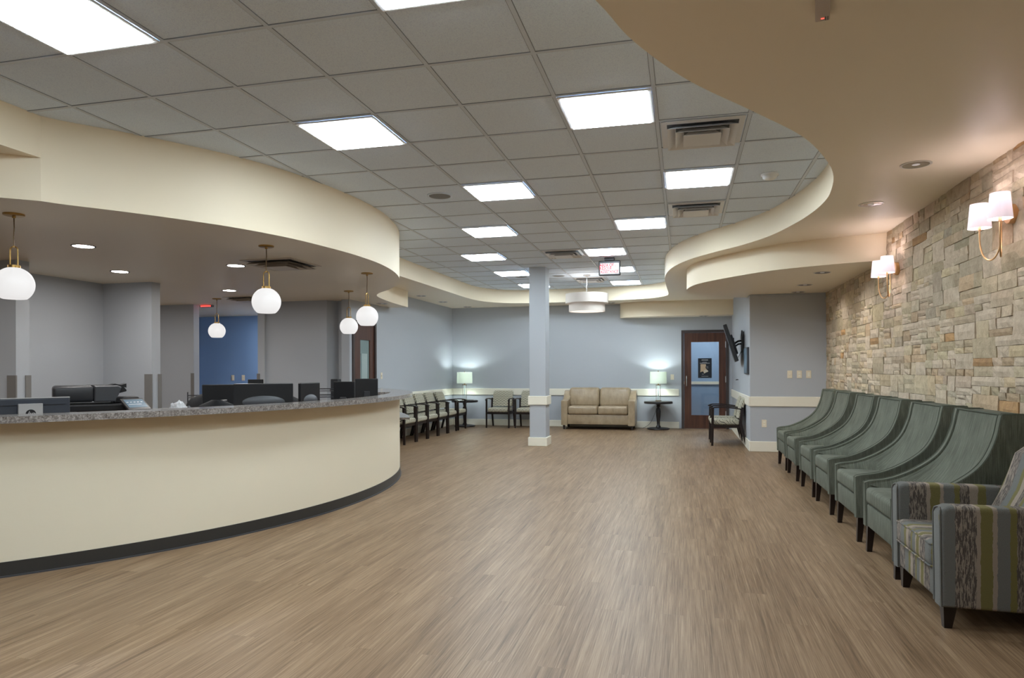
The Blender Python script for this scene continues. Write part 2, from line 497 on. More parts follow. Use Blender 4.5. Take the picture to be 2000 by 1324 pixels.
# tile ceiling
bm = bm_new(); add_box(bm, -5.9, -4.5, HC, 2.6, 15.4, HC + .05); struct('ceiling', bm, 'tile')
GX0, GY0, G = -3.216, 3.032, .6096
def gx(i): return GX0 + G * i
def gy(j): return GY0 + (G - .0045) * j
bm = bm_new()
for i in range(-4, 10): add_box(bm, gx(i) - .012, -4.4, HC - .004, gx(i) + .012, 15.2, HC - .001)
for j in range(-12, 21):
    add_box(bm, -5.8, gy(j) - .012, HC - .0045, 2.2, gy(j) + .012, HC - .001)
struct('trim_1', bm, 'grid')
bm = bm_new()  # dark strips along the grid bars, painted in as their shadow line
for i in range(-4, 10):
    for s in (-1, 1): add_box(bm, gx(i) + s * .0135 - .0015, -4.4, HC - .0025, gx(i) + s * .0135 + .0015, 15.2, HC - .0005)
for j in range(-12, 21):
    for s in (-1, 1): add_box(bm, -5.8, gy(j) + s * .0140 - .0020, HC - .0025, 2.2, gy(j) + s * .0140 + .0020, HC - .0005)
struct('trim_2', bm, 'gridshadow')

# plan curves of the soffit opening
curveR = [(-1.05, -4.4), (-.95, -1.0), (-.75, 1.0), (-.55, 2.1), (-.325, 2.668), (-.203, 3.049), (.036, 3.534), (.386, 4.044), (.726, 4.566), (.962, 5.119), (1.09, 5.55), (1.165, 6.05),
          (1.179, 6.4), (1.151, 6.80), (1.075, 7.25), (.915, 7.85), (.66, 8.37), (.35, 8.82), (.10, 9.25), (-.10, 9.80), (-.215, 10.38), (-.268, 11.0), (-.28, 11.6), (-.27, 12.5),
          (-.265, 13.4), (-.32, 13.75), (-.55, 14.08), (-.90, 14.26), (-1.35, 14.36), (-2.2, 14.45), (-3.0, 14.46), (-3.5, 14.40), (-3.85, 14.15), (-4.07, 13.75), (-4.15, 13.2), (-4.165, 12.5)]
curveR = spline(curveR, 6)
DC = (-6.95, 6.46)
# drum arc (plan), clockwise seen from the far end back to the left box
drum = [(-4.17, 3.72), (-4.09, 3.85), (-3.90, 4.09), (-3.70, 4.38), (-3.48, 4.76), (-3.31, 5.20), (-3.21, 5.66), (-3.145, 6.20), (-3.14, 6.72), (-3.20, 7.20), (-3.31, 7.66), (-3.47, 8.10), (-3.70, 8.56), (-4.0, 9.0), (-4.17, 9.20)]
drumS = spline(drum, 6)
drum_far = spline([(-4.17, 9.20), (-4.40, 9.48), (-4.60, 9.9), (-4.76, 10.8), (-4.84, 11.68)], 5)
drum_near = spline([(-4.17, 3.72), (-4.44, 3.50), (-4.85, 3.22), (-5.4, 2.95), (-6.2, 2.72), (-7.2, 2.66), (-8.3, 2.9), (-9.4, 3.5)], 5)
left_near = [(-4.17, -4.4), (-4.17, 3.72)]
left_far = [(-4.165, 12.5), (-4.17, 9.20)]

def skin(bm, pts, z0, z1): strip(bm, pts, z0, z1)
bm = bm_new(); skin(bm, curveR, HS, HC); struct('trim_3', bm, 'cream', smooth=True)
bm = bm_new(); skin(bm, left_far, HS, HC); skin(bm, left_near, HS, HC); struct('trim_4', bm, 'cream', smooth=True)
bm = bm_new(); skin(bm, drumS, HL, HC); struct('trim_5', bm, 'cream', smooth=True)
bm = bm_new(); skin(bm, drum_far, HL, HS); skin(bm, [(-4.84, 11.68), (-5.3, 11.68)], HL, HS); struct('trim_6', bm, 'cream', smooth=True)
bm = bm_new(); skin(bm, drum_near, HL, HS); struct('trim_7', bm, 'cream', smooth=True)

# plaster soffits at 2.70
bm = bm_new()
poly = [(2.4, -4.4)] + [] + curveR[:]
polyR = [p for p in curveR if True]
ring = [(XR + .3, -4.4), (XR + .3, 15.4), (XL - .2, 15.4), (XL - .2, 12.5)] + curveR[::-1]
add_flat(bm, ring, HS)
struct('ceiling_soffit', bm, 'soffit')
bm = bm_new(); add_flat(bm, [(-4.165, 12.5), (-4.17, 9.20)] + drum_far[1:] + [(-5.4, 11.68), (-5.4, 12.5)], HS)
add_flat(bm, [(-4.17, -4.4), (-4.17, 3.72)] + drum_near[1:] + [(-9.9, 3.5), (-9.9, -4.4)], HS)
struct('ceiling_soffit', bm, 'soffit')
# low soffit over the desk and office
bm = bm_new()
add_flat(bm, drumS + drum_far[1:] + [(-5.4, 11.68), (-5.4, 12.9), (-10.3, 12.9), (-10.3, 3.5)] + drum_near[::-1][:-1], HL)
struct('ceiling_soffit', bm, 'soffit')
# low soffit by the stone wall
r2 = spline([(2.2, 8.0), (1.97, 8.03), (1.54, 8.18), (1.02, 8.47), (.60, 8.93), (.30, 9.36), (.14, 9.72), (.06, 10.15), (.075, 10.5), (.16, 10.85), (.37, 11.25), (.70, 11.50), (1.02, 11.60)], 6)
bm = bm_new(); skin(bm, r2, HL, HS); struct('trim_8', bm, 'cream', smooth=True)
bm = bm_new(); add_flat(bm, r2 + [(1.02, 11.15), (2.2, 11.15)], HL); struct('ceiling_soffit', bm, 'soffit')
# rear low box over the door
HB = 2.385
r3 = spline([(-1.33, 15.25), (-1.31, 15.08), (-1.15, 14.93), (-.7, 14.82), (0, 14.78), (.5, 14.78), (1.05, 14.78)], 5)
bm = bm_new(); skin(bm, r3, HB, HS); struct('trim_9', bm, 'cream', smooth=True)
bm = bm_new(); add_flat(bm, r3 + [(1.05, 15.25)], HB); struct('ceiling_soffit', bm, 'soffit')

# walls
T = .14
DX0, DX1, DH = -.035, .935, 2.10
bm = bm_new()
add_box(bm, XL - .3, YB, 0, DX0, YB + T, 3.1); add_box(bm, DX1, YB, 0, 1.3, YB + T, 3.1); add_box(bm, DX0, YB, DH, DX1, YB + T, 3.1)
struct('wall_back', bm, 'wall')
bm = bm_new(); add_box(bm, 1.0, 11.18, 0, 2.3, 11.32, 3.1); add_box(bm, 1.0, 11.32, 0, 1.14, YB, 3.1)
struct('wall_right', bm, 'wall')
# left lobby wall with its door opening
LY0, LY1, LH = 10.20, 11.08, 2.09
bm = bm_new()
add_box(bm, XL - T, LY1, 0, XL, YB, 3.1); add_box(bm, XL - T, 10.12, 0, XL, LY0, 3.1); add_box(bm, XL - T, LY0, LH, XL, LY1, 3.1)
struct('wall_left', bm, 'wall')
# office walls behind the desk
bm = bm_new()
add_prism(bm, [(-6.73, 10.15), (-5.62, 10.15), (-5.50, 10.32), (XL - T, 10.32), (XL - T, 10.44), (-6.73, 10.44)], 0, 2.5)
add_box(bm, -6.86, 10.10, 0, -6.73, 12.6, 2.5)
struct('wall_office', bm, 'wall')
bm = bm_new(); add_box(bm, -10.3, 10.15, 0, -8.14, 10.29, 2.5); struct('wall_office', bm, 'wall')
bm = bm_new(); add_box(bm, -7.9, 7.45, 0, -6.6, 7.60, 2.5); struct('wall_office', bm, 'wall')
bm = bm_new(); add_box(bm, -7.49, 5.75, 0, -7.35, 7.45, 2.5); struct('wall_office', bm, 'wall')
bm = bm_new(); add_box(bm, -10.3, 5.60, 0, -6.6, 5.75, 2.5); struct('wall_office', bm, 'wall')
bm = bm_new(); add_box(bm, -10.3, 12.6, 0, -5.6, 12.74, 2.5); struct('wall_hallway', bm, 'wall_blue')
bm = bm_new(); add_box(bm, -10.4, 1.0, 0, -10.26, 12.9, 3.1); struct('wall_office', bm, 'wall')
# behind the camera
bm = bm_new(); add_box(bm, -10.4, -4.5, 0, 2.4, -4.36, 3.1); struct('wall_front', bm, 'wall')
bm = bm_new(); add_box(bm, -10.4, -4.36, 0, -10.26, 1.0, 3.1); struct('wall_office', bm, 'wall')
# room behind the rear glazed door
bm = bm_new()
add_box(bm, -1.6, 17.6, 0, 2.6, 17.72, 3.0)
struct('wall_hallway', bm, 'wall_blue2')
bm = bm_new(); add_box(bm, -1.72, YB + T, 0, -1.6, 17.72, 3.0); add_box(bm, 2.5, YB + T, 0, 2.6, 17.72, 3.0); struct('wall_hallway', bm, 'wall_blue2')
bm = bm_new(); add_box(bm, -1.7, YB + T, 2.6, 2.6, 17.7, 2.65); struct('ceiling_hallway', bm, 'cream')
bm = bm_new(); add_box(bm, -1.6, 17.565, .895, 2.5, 17.60, .965); struct('trim_10', bm, 'trim')

# rails and baseboards
def rail(name, segs, z0, z1, t, m='trim'):
    bm = bm_new()
    for (x0, y0, x1, y1) in segs: add_box(bm, x0, y0, z0, x1, y1, z1, .006, 1)
    return struct(name, bm, m)
bz0, bz1 = .695, .845
def seg_list(t):
    return [(XL, YB - t, DX0 - .05, YB), (DX1 + .05, YB - t, 1.0, YB), (XL, LY1 + .05, XL + t, YB - t),
            (1.0 - t, 11.18 - t, 1.0, YB - t), (1.0, 11.18 - t, 2.09, 11.18)]
rail('trim_11', seg_list(.022), bz0, bz1, .022)
rail('baseboard_back', seg_list(.018)[:2], 0, .142, .018)
rail('baseboard_left', seg_list(.018)[2:3], 0, .142, .018)
rail('baseboard_right', seg_list(.018)[3:], 0, .158, .018)
# column
CX0, CX1, CY0, CY1 = -2.49, -2.215, 11.24, 11.575
bm = bm_new(); add_box(bm, CX0, CY0, 0, CX1, CY1, HC, .004, 1); colo = struct('wall_column', bm, 'wall')
t = .024
bm = bm_new(); add_box(bm, CX0 - t, CY0 - t, 0, CX1 + t, CY1 + t, .142, .004, 1); struct('baseboard', bm, 'trim', colo)
bm = bm_new(); add_box(bm, CX0 - t, CY0 - t, .685, CX1 + t, CY1 + t, .83, .004, 1); struct('rail', bm, 'trim', colo)

# corner guards on the office wall ends
n_tr = 12
for (x0, y0, x1, y1, z1) in [(-6.70, 5.585, -6.585, 5.60, 1.23), (-6.60, 5.70, -6.588, 5.76, 1.23),
                         (-6.70, 7.435, -6.588, 7.45, 1.23), (-6.60, 7.555, -6.588, 7.612, 1.23),
                         (-8.19, 10.135, -8.13, 10.15, 1.23), (-6.87, 10.085, -6.82, 10.10, 1.22)]:
    bm = bm_new(); add_box(bm, x0, y0, .02, x1, y1, z1); struct('trim_%d' % n_tr, bm, 'guard'); n_tr += 1

# ---- stone wall: random ashlar, every stone its own raised face in one mesh
def stone_wall():
    rs = random.Random(21)
    bm = bm_new(); lay = bm.loops.layers.color.new('tint')
    Y0, Y1, Z0, Z1 = -4.3, 11.18, 0.0, 2.72
    stones = []
    def split(y0, y1, z0, z1, d=0):
        wd, ht = y1 - y0, z1 - z0
        okv = wd > .18; okh = ht > .085
        big = wd > .50 or ht > .20
        if not big and (rs.random() < .38 + .1 * (wd * ht < .035) or not (okv or okh)): stones.append((y0, y1, z0, z1)); return
        if wd <= .24 and ht <= .09: stones.append((y0, y1, z0, z1)); return
        if okh and (ht / max(wd, .01) > .36 or not okv or (rs.random() < .35 and ht > .12)):
            f = rs.uniform(.3, .7); m = z0 + ht * f; split(y0, y1, z0, m, d + 1); split(y0, y1, m, z1, d + 1)
        elif okv:
            f = rs.uniform(.3, .7); m = y0 + wd * f; split(y0, m, z0, z1, d + 1); split(m, y1, z0, z1, d + 1)
        else: stones.append((y0, y1, z0, z1))
    # staggered big modules
    z = Z0; k = 0
    while z < Z1 - .01:
        h = min(rs.uniform(.24, .42), Z1 - z)
        if Z1 - z - h < .1: h = Z1 - z
        y = Y0 - rs.uniform(0, .6)
        while y < Y1:
            wdt = rs.uniform(.6, 1.4)
            split(max(y, Y0), min(y + wdt, Y1), z, z + h) if min(y + wdt, Y1) - max(y, Y0) > .03 else None
            y += wdt
        z += h; k += 1
    for (y0, y1, z0, z1) in stones:
        g = rs.uniform(.0006, .0024)
        y0 += g; y1 -= g; z0 += g * .8; z1 -= g * .8
        out = rs.uniform(0, .010); tilt = rs.uniform(-.004, .004); tz = rs.uniform(-.003, .003)
        r = rs.random()
        v = rs.uniform(.84, 1.12)
        tint = (v * rs.uniform(.98, 1.03), v, v * rs.uniform(.93, 1.0))
        if r < .022: tint = (.86 * v, .74 * v, .58 * v)
        elif r < .20: tint = (v * 1.02, v * .97, v * .90)
        ny = max(2, min(6, int((y1 - y0) / .07))); nz = max(2, min(4, int((z1 - z0) / .05)))
        grid = []
        for a in range(nz + 1):
            row = []
            for b in range(ny + 1):
                u, w_ = b / ny, a / nz
                edge = (a in (0, nz)) or (b in (0, ny))
                jx = rs.uniform(-.004, .004)
                x = XR - .012 - out - tilt * (u - .5) * 2 - tz * (w_ - .5) * 2 - (0 if edge else rs.uniform(.001, .008)) + (rs.uniform(.002, .006) if edge else 0)
                yy = y0 + (y1 - y0) * u + (0 if b in (0, ny) and False else rs.uniform(-.0016, .0016)); zz = z0 + (z1 - z0) * w_ + rs.uniform(-.0016, .0016)
                row.append(bm.verts.new((x, yy, zz)))
            grid.append(row)
        fs = []
        for a in range(nz):
            for b in range(ny): fs.append(bm.faces.new((grid[a][b], grid[a][b + 1], grid[a + 1][b + 1], grid[a + 1][b])))
        ringv = grid[0][:] + [grid[a][ny] for a in range(1, nz + 1)] + grid[nz][-2::-1] + [grid[a][0] for a in range(nz - 1, 0, -1)]
        back = [bm.verts.new((XR + .01, q.co.y, q.co.z)) for q in ringv]
        for i in range(len(ringv)):
            j = (i + 1) % len(ringv); fs.append(bm.faces.new((ringv[i], back[i], back[j], ringv[j])))
        for f in fs:
            for lp in f.loops: lp[lay] = (*[min(1.3, c) for c in tint], 1)
    return bm
bm = stone_wall(); sw = struct('wall_right_stone', bm, 'stone')
bm = bm_new(); add_box(bm, XR, -4.4, 0, XR + .15, 11.18, 3.1); struct('wall_right_backing', bm, 'mortar')

# ------------------------------------------------------------------ DOORS
def make_door(name, rz, loc, width, height, gl, hinge_side, pull, m_glass):
    """local: leaf in the x-z plane, x 0..width, front face towards -y"""
    d = bpy.data.objects.new(name, None); COL.objects.link(d); d.location = loc; d.rotation_euler = (0, 0, rz); d['kind'] = 'structure'
    f = .055
    bm = bm_new(); add_box(bm, 0, -.025, 0, f, .12, height, .003, 1); add_box(bm, width - f, -.025, 0, width, .12, height, .003, 1); add_box(bm, f, -.025, height - f, width - f, .12, height, .003, 1)
    obj('door_frame', bm, 'doorframe', d)
    gx0, gx1, gz0, gz1 = gl
    bm = bm_new()
    a, b, zt = f + .004, width - f - .004, height - f - .004
    add_box(bm, a, .0, .008, gx0, .045, zt); add_box(bm, gx1, .0, .008, b, .045, zt)
    add_box(bm, gx0, .0, gz1, gx1, .045, zt); add_box(bm, gx0, .0, .008, gx1, .045, gz0)
    obj('door_leaf', bm, 'doorwood', d)
    bm = bm_new(); add_box(bm, gx0, .018, gz0, gx1, .026, gz1); obj('glass', bm, m_glass, d)
    px, pz0, pz1 = pull
    bm = bm_new(); add_tube(bm, [(px, 0, pz0), (px, -.035, pz0 + .01), (px, -.04, pz0 + .04), (px, -.04, pz1 - .04), (px, -.035, pz1 - .01), (px, 0, pz1)], .010); obj('handle', bm, 'chrome', d, smooth=True)
    hx = a if hinge_side < 0 else b
    for z in (.25, height * .47, height * .82):
        bm = bm_new(); add_tube(bm, [(hx, -.008, z), (hx, -.008, z + .13)], .012); obj('hinge', bm, 'silver', d, smooth=True)
    return d
d1 = make_door('door_1', 0, (DX0, YB, 0), DX1 - DX0, DH, (.205, .772, .288, 1.845), 1, (.107, .90, 1.13), 'glass')
d2 = make_door('door_2', math.radians(90), (XL, LY0, 0), LY1 - LY0, LH, (.30, .66, .35, 1.78), -1, (.78, .9, 1.1), 'frost')
bm = bm_new(); add_box(bm, .37, .012, .55, .58, .0175, 1.55); obj('reflection_panel', bm, 'glass_reflection', d2)  # paler panel stands in for the reflection in the door glass

# poster taped on the door glass
pst = thing('poster', 'black poster with a tan map shape on the glass of the rear door', 'poster', (.45, YB + .017, 1.29))
bm = bm_new(); add_box(bm, -.14, -.004, -.21, .14, 0, .21); obj('sheet', bm, 'poster', pst)
bm = bm_new()
def flat_xz(bm, pts, y0, y1):
    A = [bm.verts.new((p[0], y0, p[1])) for p in pts]; B_ = [bm.verts.new((p[0], y1, p[1])) for p in pts]
    bm.faces.new(A); bm.faces.new(B_[::-1]); n = len(pts)
    for i in range(n): bm.faces.new((A[i], B_[i], B_[(i + 1) % n], A[(i + 1) % n]))
flat_xz(bm, [(-.09, .085), (.02, .085), (.025, .05), (.012, .02), (.02, -.01), (.04, -.03), (.065, -.055), (.07, -.075), (.045, -.085), (.02, -.095), (-.015, -.115), (-.03, -.08), (-.05, -.07), (-.075, -.08), (-.095, -.09), (-.09, -.03)], -.0055, -.004)
obj('map_print', bm, 'tan', pst)
bm = bm_new()
flat_xz(bm, [(-.025, -.05), (.03, -.03), (.066, -.056), (.068, -.074), (.02, -.092), (-.012, -.112)], -.0065, -.0055); obj('map_print', bm, 'tan2', pst)
bm = bm_new()
for (x0, x1, z, h) in [(-.065, .065, .172, .018), (-.05, .04, .125, .008), (-.10, .10, .105, .012), (-.06, -.02, -.128, .008), (-.07, .07, -.175, .006), (.03, .07, .03, .006), (.035, .075, .005, .006)]:
    x = x0
    while x < x1:
        ww = rnd.uniform(.006, .014); add_box(bm, x, -.0055, z - h / 2, min(x + ww, x1), -.004, z + h / 2); x += ww + .003
sp_ = obj('small_print', bm, 'silver', pst); sp_['kind'] = 'stuff'

# ------------------------------------------------------------------ CEILING DEVICES
def make_troffer(label):
    t_ = thing('ceiling_light', label, 'ceiling light', (0, 0, 0), 0, 'square light panels in the tile ceiling')
    h = G / 2 - .014; bm = bm_new()
    for (x0, y0, x1, y1) in ((-h, -h, h, -h + .022), (-h, h - .022, h, h), (-h, -h + .022, -h + .022, h - .022), (h - .022, -h + .022, h, h - .022)): add_box(bm, x0, y0, -.012, x1, y1, 0, .002, 1)
    obj('frame', bm, 'panel_frame', t_)
    bm = bm_new(); add_box(bm, -h + .024, -h + .024, -.017, h - .024, h - .024, -.001); obj('diffuser', bm, 'panel', t_)
    return t_
cells = [(0, -1, 'lit square ceiling panel cut by the top left corner of the photo'),
         (3, -1, 'lit square ceiling panel just showing at the top edge, left of the tan soffit'),
         (1, 2, 'large lit ceiling panel above the curved cream bulkhead over the desk'),
         (4, 2, 'large lit ceiling panel just left of the nearest square air vent'),
         (2, 5, 'lit ceiling panel beside the round ceiling speaker, nearest of the middle row'),
         (5, 5, 'lit ceiling panel between the two right-side air vents'),
         (1, 8, 'lit ceiling panel second along the left row, past the round speaker'),
         (4, 8, 'lit ceiling panel left of the second air vent by the curved soffit'),
         (0, 11, 'lit ceiling panel third along the left row, in front of the column'),
         (3, 11, 'lit ceiling panel directly in front of the rescue sign beside a vent'),
         (0, 14, 'lit ceiling panel touching the left side of the column top'),
         (3, 14, 'lit ceiling panel partly hidden behind the rescue assistance sign'),
         (0, 17, 'smallest lit ceiling panel half hidden by the column'),
         (3, 17, 'lit ceiling panel farthest back, right above the drum pendant')]
tr = None
for (i, j, lb) in cells:
    loc = (gx(i + .5), gy(j + .5), HC - .004)
    if tr is None: tr = make_troffer(lb); tr.location = loc
    else: dup(tr, loc, 0, lb)
for (i, j, wd) in [(0, -4, 'left of the pair nearest behind'), (3, -4, 'right of the pair nearest behind'), (0, -7, 'left of the pair farthest behind'), (3, -7, 'right of the pair farthest behind')]:  # unseen panels continuing the rows, added to light the near part
    dup(tr, (gx(i + .5), gy(j + .5), HC - .004), 0, 'added lit ceiling panel out of view, ' + wd + ' the viewer')
# unseen panels added to light the two blue halls
hl = dup(tr, (.6, 16.6, 2.595), 0, 'added ceiling panel out of view in the room behind the glazed rear door', 'added hall panels')
hl2 = dup(tr, (-7.42, 12.0, HL - .005), 0, 'added ceiling panel out of view in the blue hallway behind the reception desk', 'added hall panels')
for o_ in (hl, hl2):
    for c_ in children(o_):
        if c_.name.startswith('diffuser'):
            c_.data = c_.data.copy(); c_.data.materials[0] = emis('added_hall_diffuser', (1, .98, .95), 15)

def make_vent(label, size=.56, m='panel_frame'):
    v = thing('ceiling_vent', label, 'air vent', (0, 0, 0), 0, 'square louvred air vents')
    def ringf(bm, a, za, b, zb):
        A = [bm.verts.new((sx * a, sy * a, za)) for sx, sy in ((-1, -1), (1, -1), (1, 1), (-1, 1))]
        B_ = [bm.verts.new((sx * b, sy * b, zb)) for sx, sy in ((-1, -1), (1, -1), (1, 1), (-1, 1))]
        for i in range(4): bm.faces.new((A[i], A[(i + 1) % 4], B_[(i + 1) % 4], B_[i]))
    h = size / 2
    bm = bm_new(); ringf(bm, h, -.006, h * .86, -.010); ringf(bm, h, 0, h, -.006); obj('frame', bm, m, v)
    bm = bm_new(); add_box(bm, -h * .88, -h * .88, -.004, h * .88, h * .88, -.001); obj('duct_shade_plate', bm, 'dgrey', v)  # dark plate stands in for the shaded depth of the duct
    for a, b, za in ((.86, .66, -.040), (.66, .46, -.050)):
        bm = bm_new(); ringf(bm, h * a, za, h * b, -.008); ringf(bm, h * a, za, h * (a - .012), za); ringf(bm, h * (a - .012), za, h * (b - .012), -.010); obj('louver', bm, m, v)
    bm = bm_new(); ringf(bm, h * .46, -.058, h * .32, -.020); V = [bm.verts.new((sx * h * .46, sy * h * .46, -.058)) for sx, sy in ((-1, -1), (1, -1), (1, 1), (-1, 1))]; bm.faces.new(V); obj('centre_plate', bm, m, v)
    return v
vents = [((gx(5.5), gy(3.5), HC - .004), 'large square air vent beside the curved tan soffit, nearest of the tile ceiling'),
         ((gx(5.5), gy(7.5), HC - .004), 'square air vent at the curved soffit, between two lit panels'),
         ((gx(2.5), gy(11.5), HC - .004), 'square air vent in the tiles above the column'),
         ((gx(2.5), gy(16.45), HC - .004), 'small far air vent right behind the drum pendant rod')]
vt = None
for loc, lb in vents:
    if vt is None: vt = make_vent(lb); vt.location = loc
    else: dup(vt, loc, 0, lb)
M['vent_tan'] = mat('tan_vent_paint', (.62, .55, .46), .4)
v5 = make_vent('square tan air vent in the low soffit over the desk, behind a globe pendant', .60, 'vent_tan'); v5.location = (-4.13, 6.51, HL)
v6 = make_vent('small tan air vent in the low soffit by the blue hallway opening', .5, 'vent_tan'); v6.location = (-6.65, 9.5, HL)

def speaker(label, loc):
    s = thing('ceiling_speaker', label, 'ceiling speaker', loc, 0, 'round ceiling speakers')
    bm = bm_new(); add_lathe(bm, [(.125, 0), (.125, -.006), (.110, -.009), (.105, -.004)], n=32, cap=False); obj('rim', bm, 'grid', s, smooth=True)
    bm = bm_new(); add_lathe(bm, [(.104, -.003), (.104, -.006), (0, -.008)], n=32, cap=False); obj('grille', bm, 'clock', s, smooth=True)
    return s
sp = speaker('round grey ceiling speaker left of the nearest middle light panel', (-2.31, 6.39, HC - .001))
dup(sp, (-2.878, 12.32, HC - .001), 0, 'round ceiling speaker just left of the column top')
dup(sp, (-2.20, 12.40, HC - .001), 0, 'round ceiling speaker just right of the column top')

sm = thing('smoke_detector', 'round white smoke detector on the tile ceiling near the curved soffit edge', 'smoke detector', (.745, 6.42, HC - .001))
bm = bm_new(); add_lathe(bm, [(.075, 0), (.075, -.012), (.068, -.020)], cap=False); obj('mounting_base', bm, 'white', sm, smooth=True)
bm = bm_new(); add_lathe(bm, [(.066, -.014), (.058, -.035), (.040, -.047), (0, -.050)], cap=False); obj('cover', bm, 'white', sm, smooth=True)

# small taupe device on the soffit above the viewer
fd = thing('fire_alarm_strobe', 'slim taupe alarm device with a red light on the tan soffit', 'alarm device', (.548, 2.985, HS), math.radians(-10))
bm = bm_new(); add_box(bm, -.027, -.22, -.028, .027, .02, 0, .004, 2); obj('housing', bm, 'fire', fd)
bm = bm_new(); add_box(bm, -.006, -.010, -.0295, .006, -.003, -.028); obj('indicator_light', bm, 'redled', fd)
bm = bm_new(); add_box(bm, .010, -.018, -.0295, .0125, .012, -.028); add_box(bm, .018, -.018, -.0295, .0205, .012, -.028); obj('slot', bm, 'black', fd)

# downlights
def make_can(lit, label, group):
    c = thing('recessed_downlight', label, 'downlight', (0, 0, 0), 0, group)
    bm = bm_new(); add_lathe(bm, [(.100, 0), (.100, -.004), (.086, -.006), (.084, -.001)], n=32, cap=False); obj('rim', bm, 'canrim' if not lit else 'dgrey', c, smooth=True)
    if lit:
        bm = bm_new(); add_lathe(bm, [(.085, -.0015), (.085, -.003), (0, -.003)], n=32, cap=False); obj('lens', bm, 'canlit', c, smooth=True)
    else:
        bm = bm_new()
        add_lathe(bm, [(.085, -.0055), (.070, -.0035), (.055, -.0025), (0, -.0022)], n=32, cap=False); obj('reflector', bm, 'can', c, smooth=True)
        bm = bm_new(); add_lathe(bm, [(.026, -.003), (.022, -.0045), (0, -.005)], n=20, cap=False); obj('bulb', bm, 'canlow', c, smooth=True)
    return c
lit = make_can(True, 'lit downlight over the desk, nearest the left edge, right of the first globe', 'lit downlights over the desk'); lit.location = (-5.297, 5.153, HL)
for (x, y, lb) in [(-6.248, 6.57, 'lit downlight above the copier alcove corner'), (-4.70, 6.53, 'lit downlight beside the tan vent over the desk'), (-6.243, 8.525, 'lit downlight behind the desk, above and right of the hallway globe')]:
    dup(lit, (x, y, HL), 0, lb)
for (x, y, wd) in [(-7.9, 4.2, 'left end'), (-8.6, 6.6, 'copier alcove wall'), (-8.6, 8.6, 'hallway side'), (-5.9, 3.6, 'curved desk front')]:  # unseen cans added to brighten the office
    dup(lit, (x, y, HL), 0, 'added lit office downlight out of view near the ' + wd)
can = make_can(False, 'unlit recessed downlight in the tan soffit above the nearer wall sconce', 'recessed downlights in the plaster soffits'); can.location = (1.59, 5.374, HS)
for (x, y, z, lb) in [(1.59, 6.572, HS, 'recessed downlight in the tan soffit between the two wall sconces'),
                      (1.605, 8.81, HL, 'first downlight in the low soffit beyond the farther sconce'),
                      (1.61, 10.04, HL, 'middle downlight in the low soffit by the stone wall'),
                      (1.66, 10.95, HL, 'last downlight in the low soffit above the three wall plates'),
                      (-4.89, 12.465, HS, 'downlight in the rear left soffit just past the desk bulkhead'),
                      (-4.886, 13.695, HS, 'downlight in the middle of the rear left soffit'),
                      (-4.74, 14.93, HS, 'downlight in the rear left corner over the lamp table'),
                      (-1.50, 14.90, HS, 'downlight in the rear soffit just right of the drum pendant'),
                      (.42, 15.0, HB, 'downlight in the low box above the rear glazed door'),
                      (-4.99, 10.9, HL, 'downlight by the left door behind the desk bulkhead')]:
    cc = dup(can, (x, y, z), 0, lb)
    if z == HL and 0 < x and y < 10.5:
        sl = bpy.data.lights.new('added_fill_spot', 'SPOT'); sl.energy = 13; sl.spot_size = math.radians(150); sl.spot_blend = 1; sl.color = (1, .93, .85); sl.shadow_soft_size = .06  # fill spot added under an unlit-looking can to brighten the grey wall
        so = bpy.data.objects.new('added_fill_spot', sl); COL.objects.link(so); so.parent = cc; so.location = (0, 0, -.02)

# rescue sign
sg = thing('rescue_sign', 'black framed hanging sign reading area of rescue assistance in red', 'sign', (-1.085, 10.60, HC))
bm = bm_new(); add_box(bm, -.075, -.05, -.05, .075, .05, 0, .004, 1); obj('ceiling_mount', bm, 'black2', sg)
bm = bm_new(); add_box(bm, -.165, -.035, -.275, .165, .035, -.05, .012, 2); obj('housing', bm, 'black2', sg)
bm = bm_new(); add_box(bm, -.140, -.041, -.252, .140, -.034, -.092); obj('sign_face', bm, 'signlit', sg)
R90 = (math.radians(90), 0, 0)
text('lettering', 'AREA OF', .062, 'red', sg, (-.040, -.0425, -.121), R90, sx=.86, bold=.0028)
text('lettering', 'RESCUE', .062, 'red', sg, (-.055, -.0425, -.170), R90, sx=.86, bold=.0028)
text('lettering', 'ASSISTANCE', .062, 'red', sg, (0, -.0425, -.222), R90, sx=.80, bold=.0028)
bm = bm_new()
cyc = [(.095 + .024 * math.cos(a), -.0425, -.160 + .024 * math.sin(a)) for a in [math.radians(100 + 25 * k) for k in range(11)]]
add_tube(bm, cyc, .0025, 6)
add_tube(bm, [(.084, -.0425, -.115), (.088, -.0425, -.150), (.110, -.0425, -.152), (.120, -.0425, -.178), (.128, -.0425, -.176)], .0028, 6)
add_tube(bm, [(.086, -.0425, -.130), (.104, -.0425, -.133)], .0025, 6)
add_lathe(bm, [(.006, -.001), (.006, .001)], (.083, -.0425, -.106), 10)
obj('wheelchair_symbol', bm, 'red', sg)

# hallway exit sign, mostly hidden by the opening's head
ex = thing('exit_sign', 'small red lit sign under the ceiling of the blue hallway', 'exit sign', (-8.03, 10.35, HL))
bm = bm_new(); add_box(bm, -.12, -.03, -.035, .12, .03, 0, .004, 1); obj('housing', bm, 'dgrey', ex)
bm = bm_new(); add_box(bm, -.10, -.034, -.030, .10, -.03, -.008); obj('lit_face', bm, 'redled', ex)

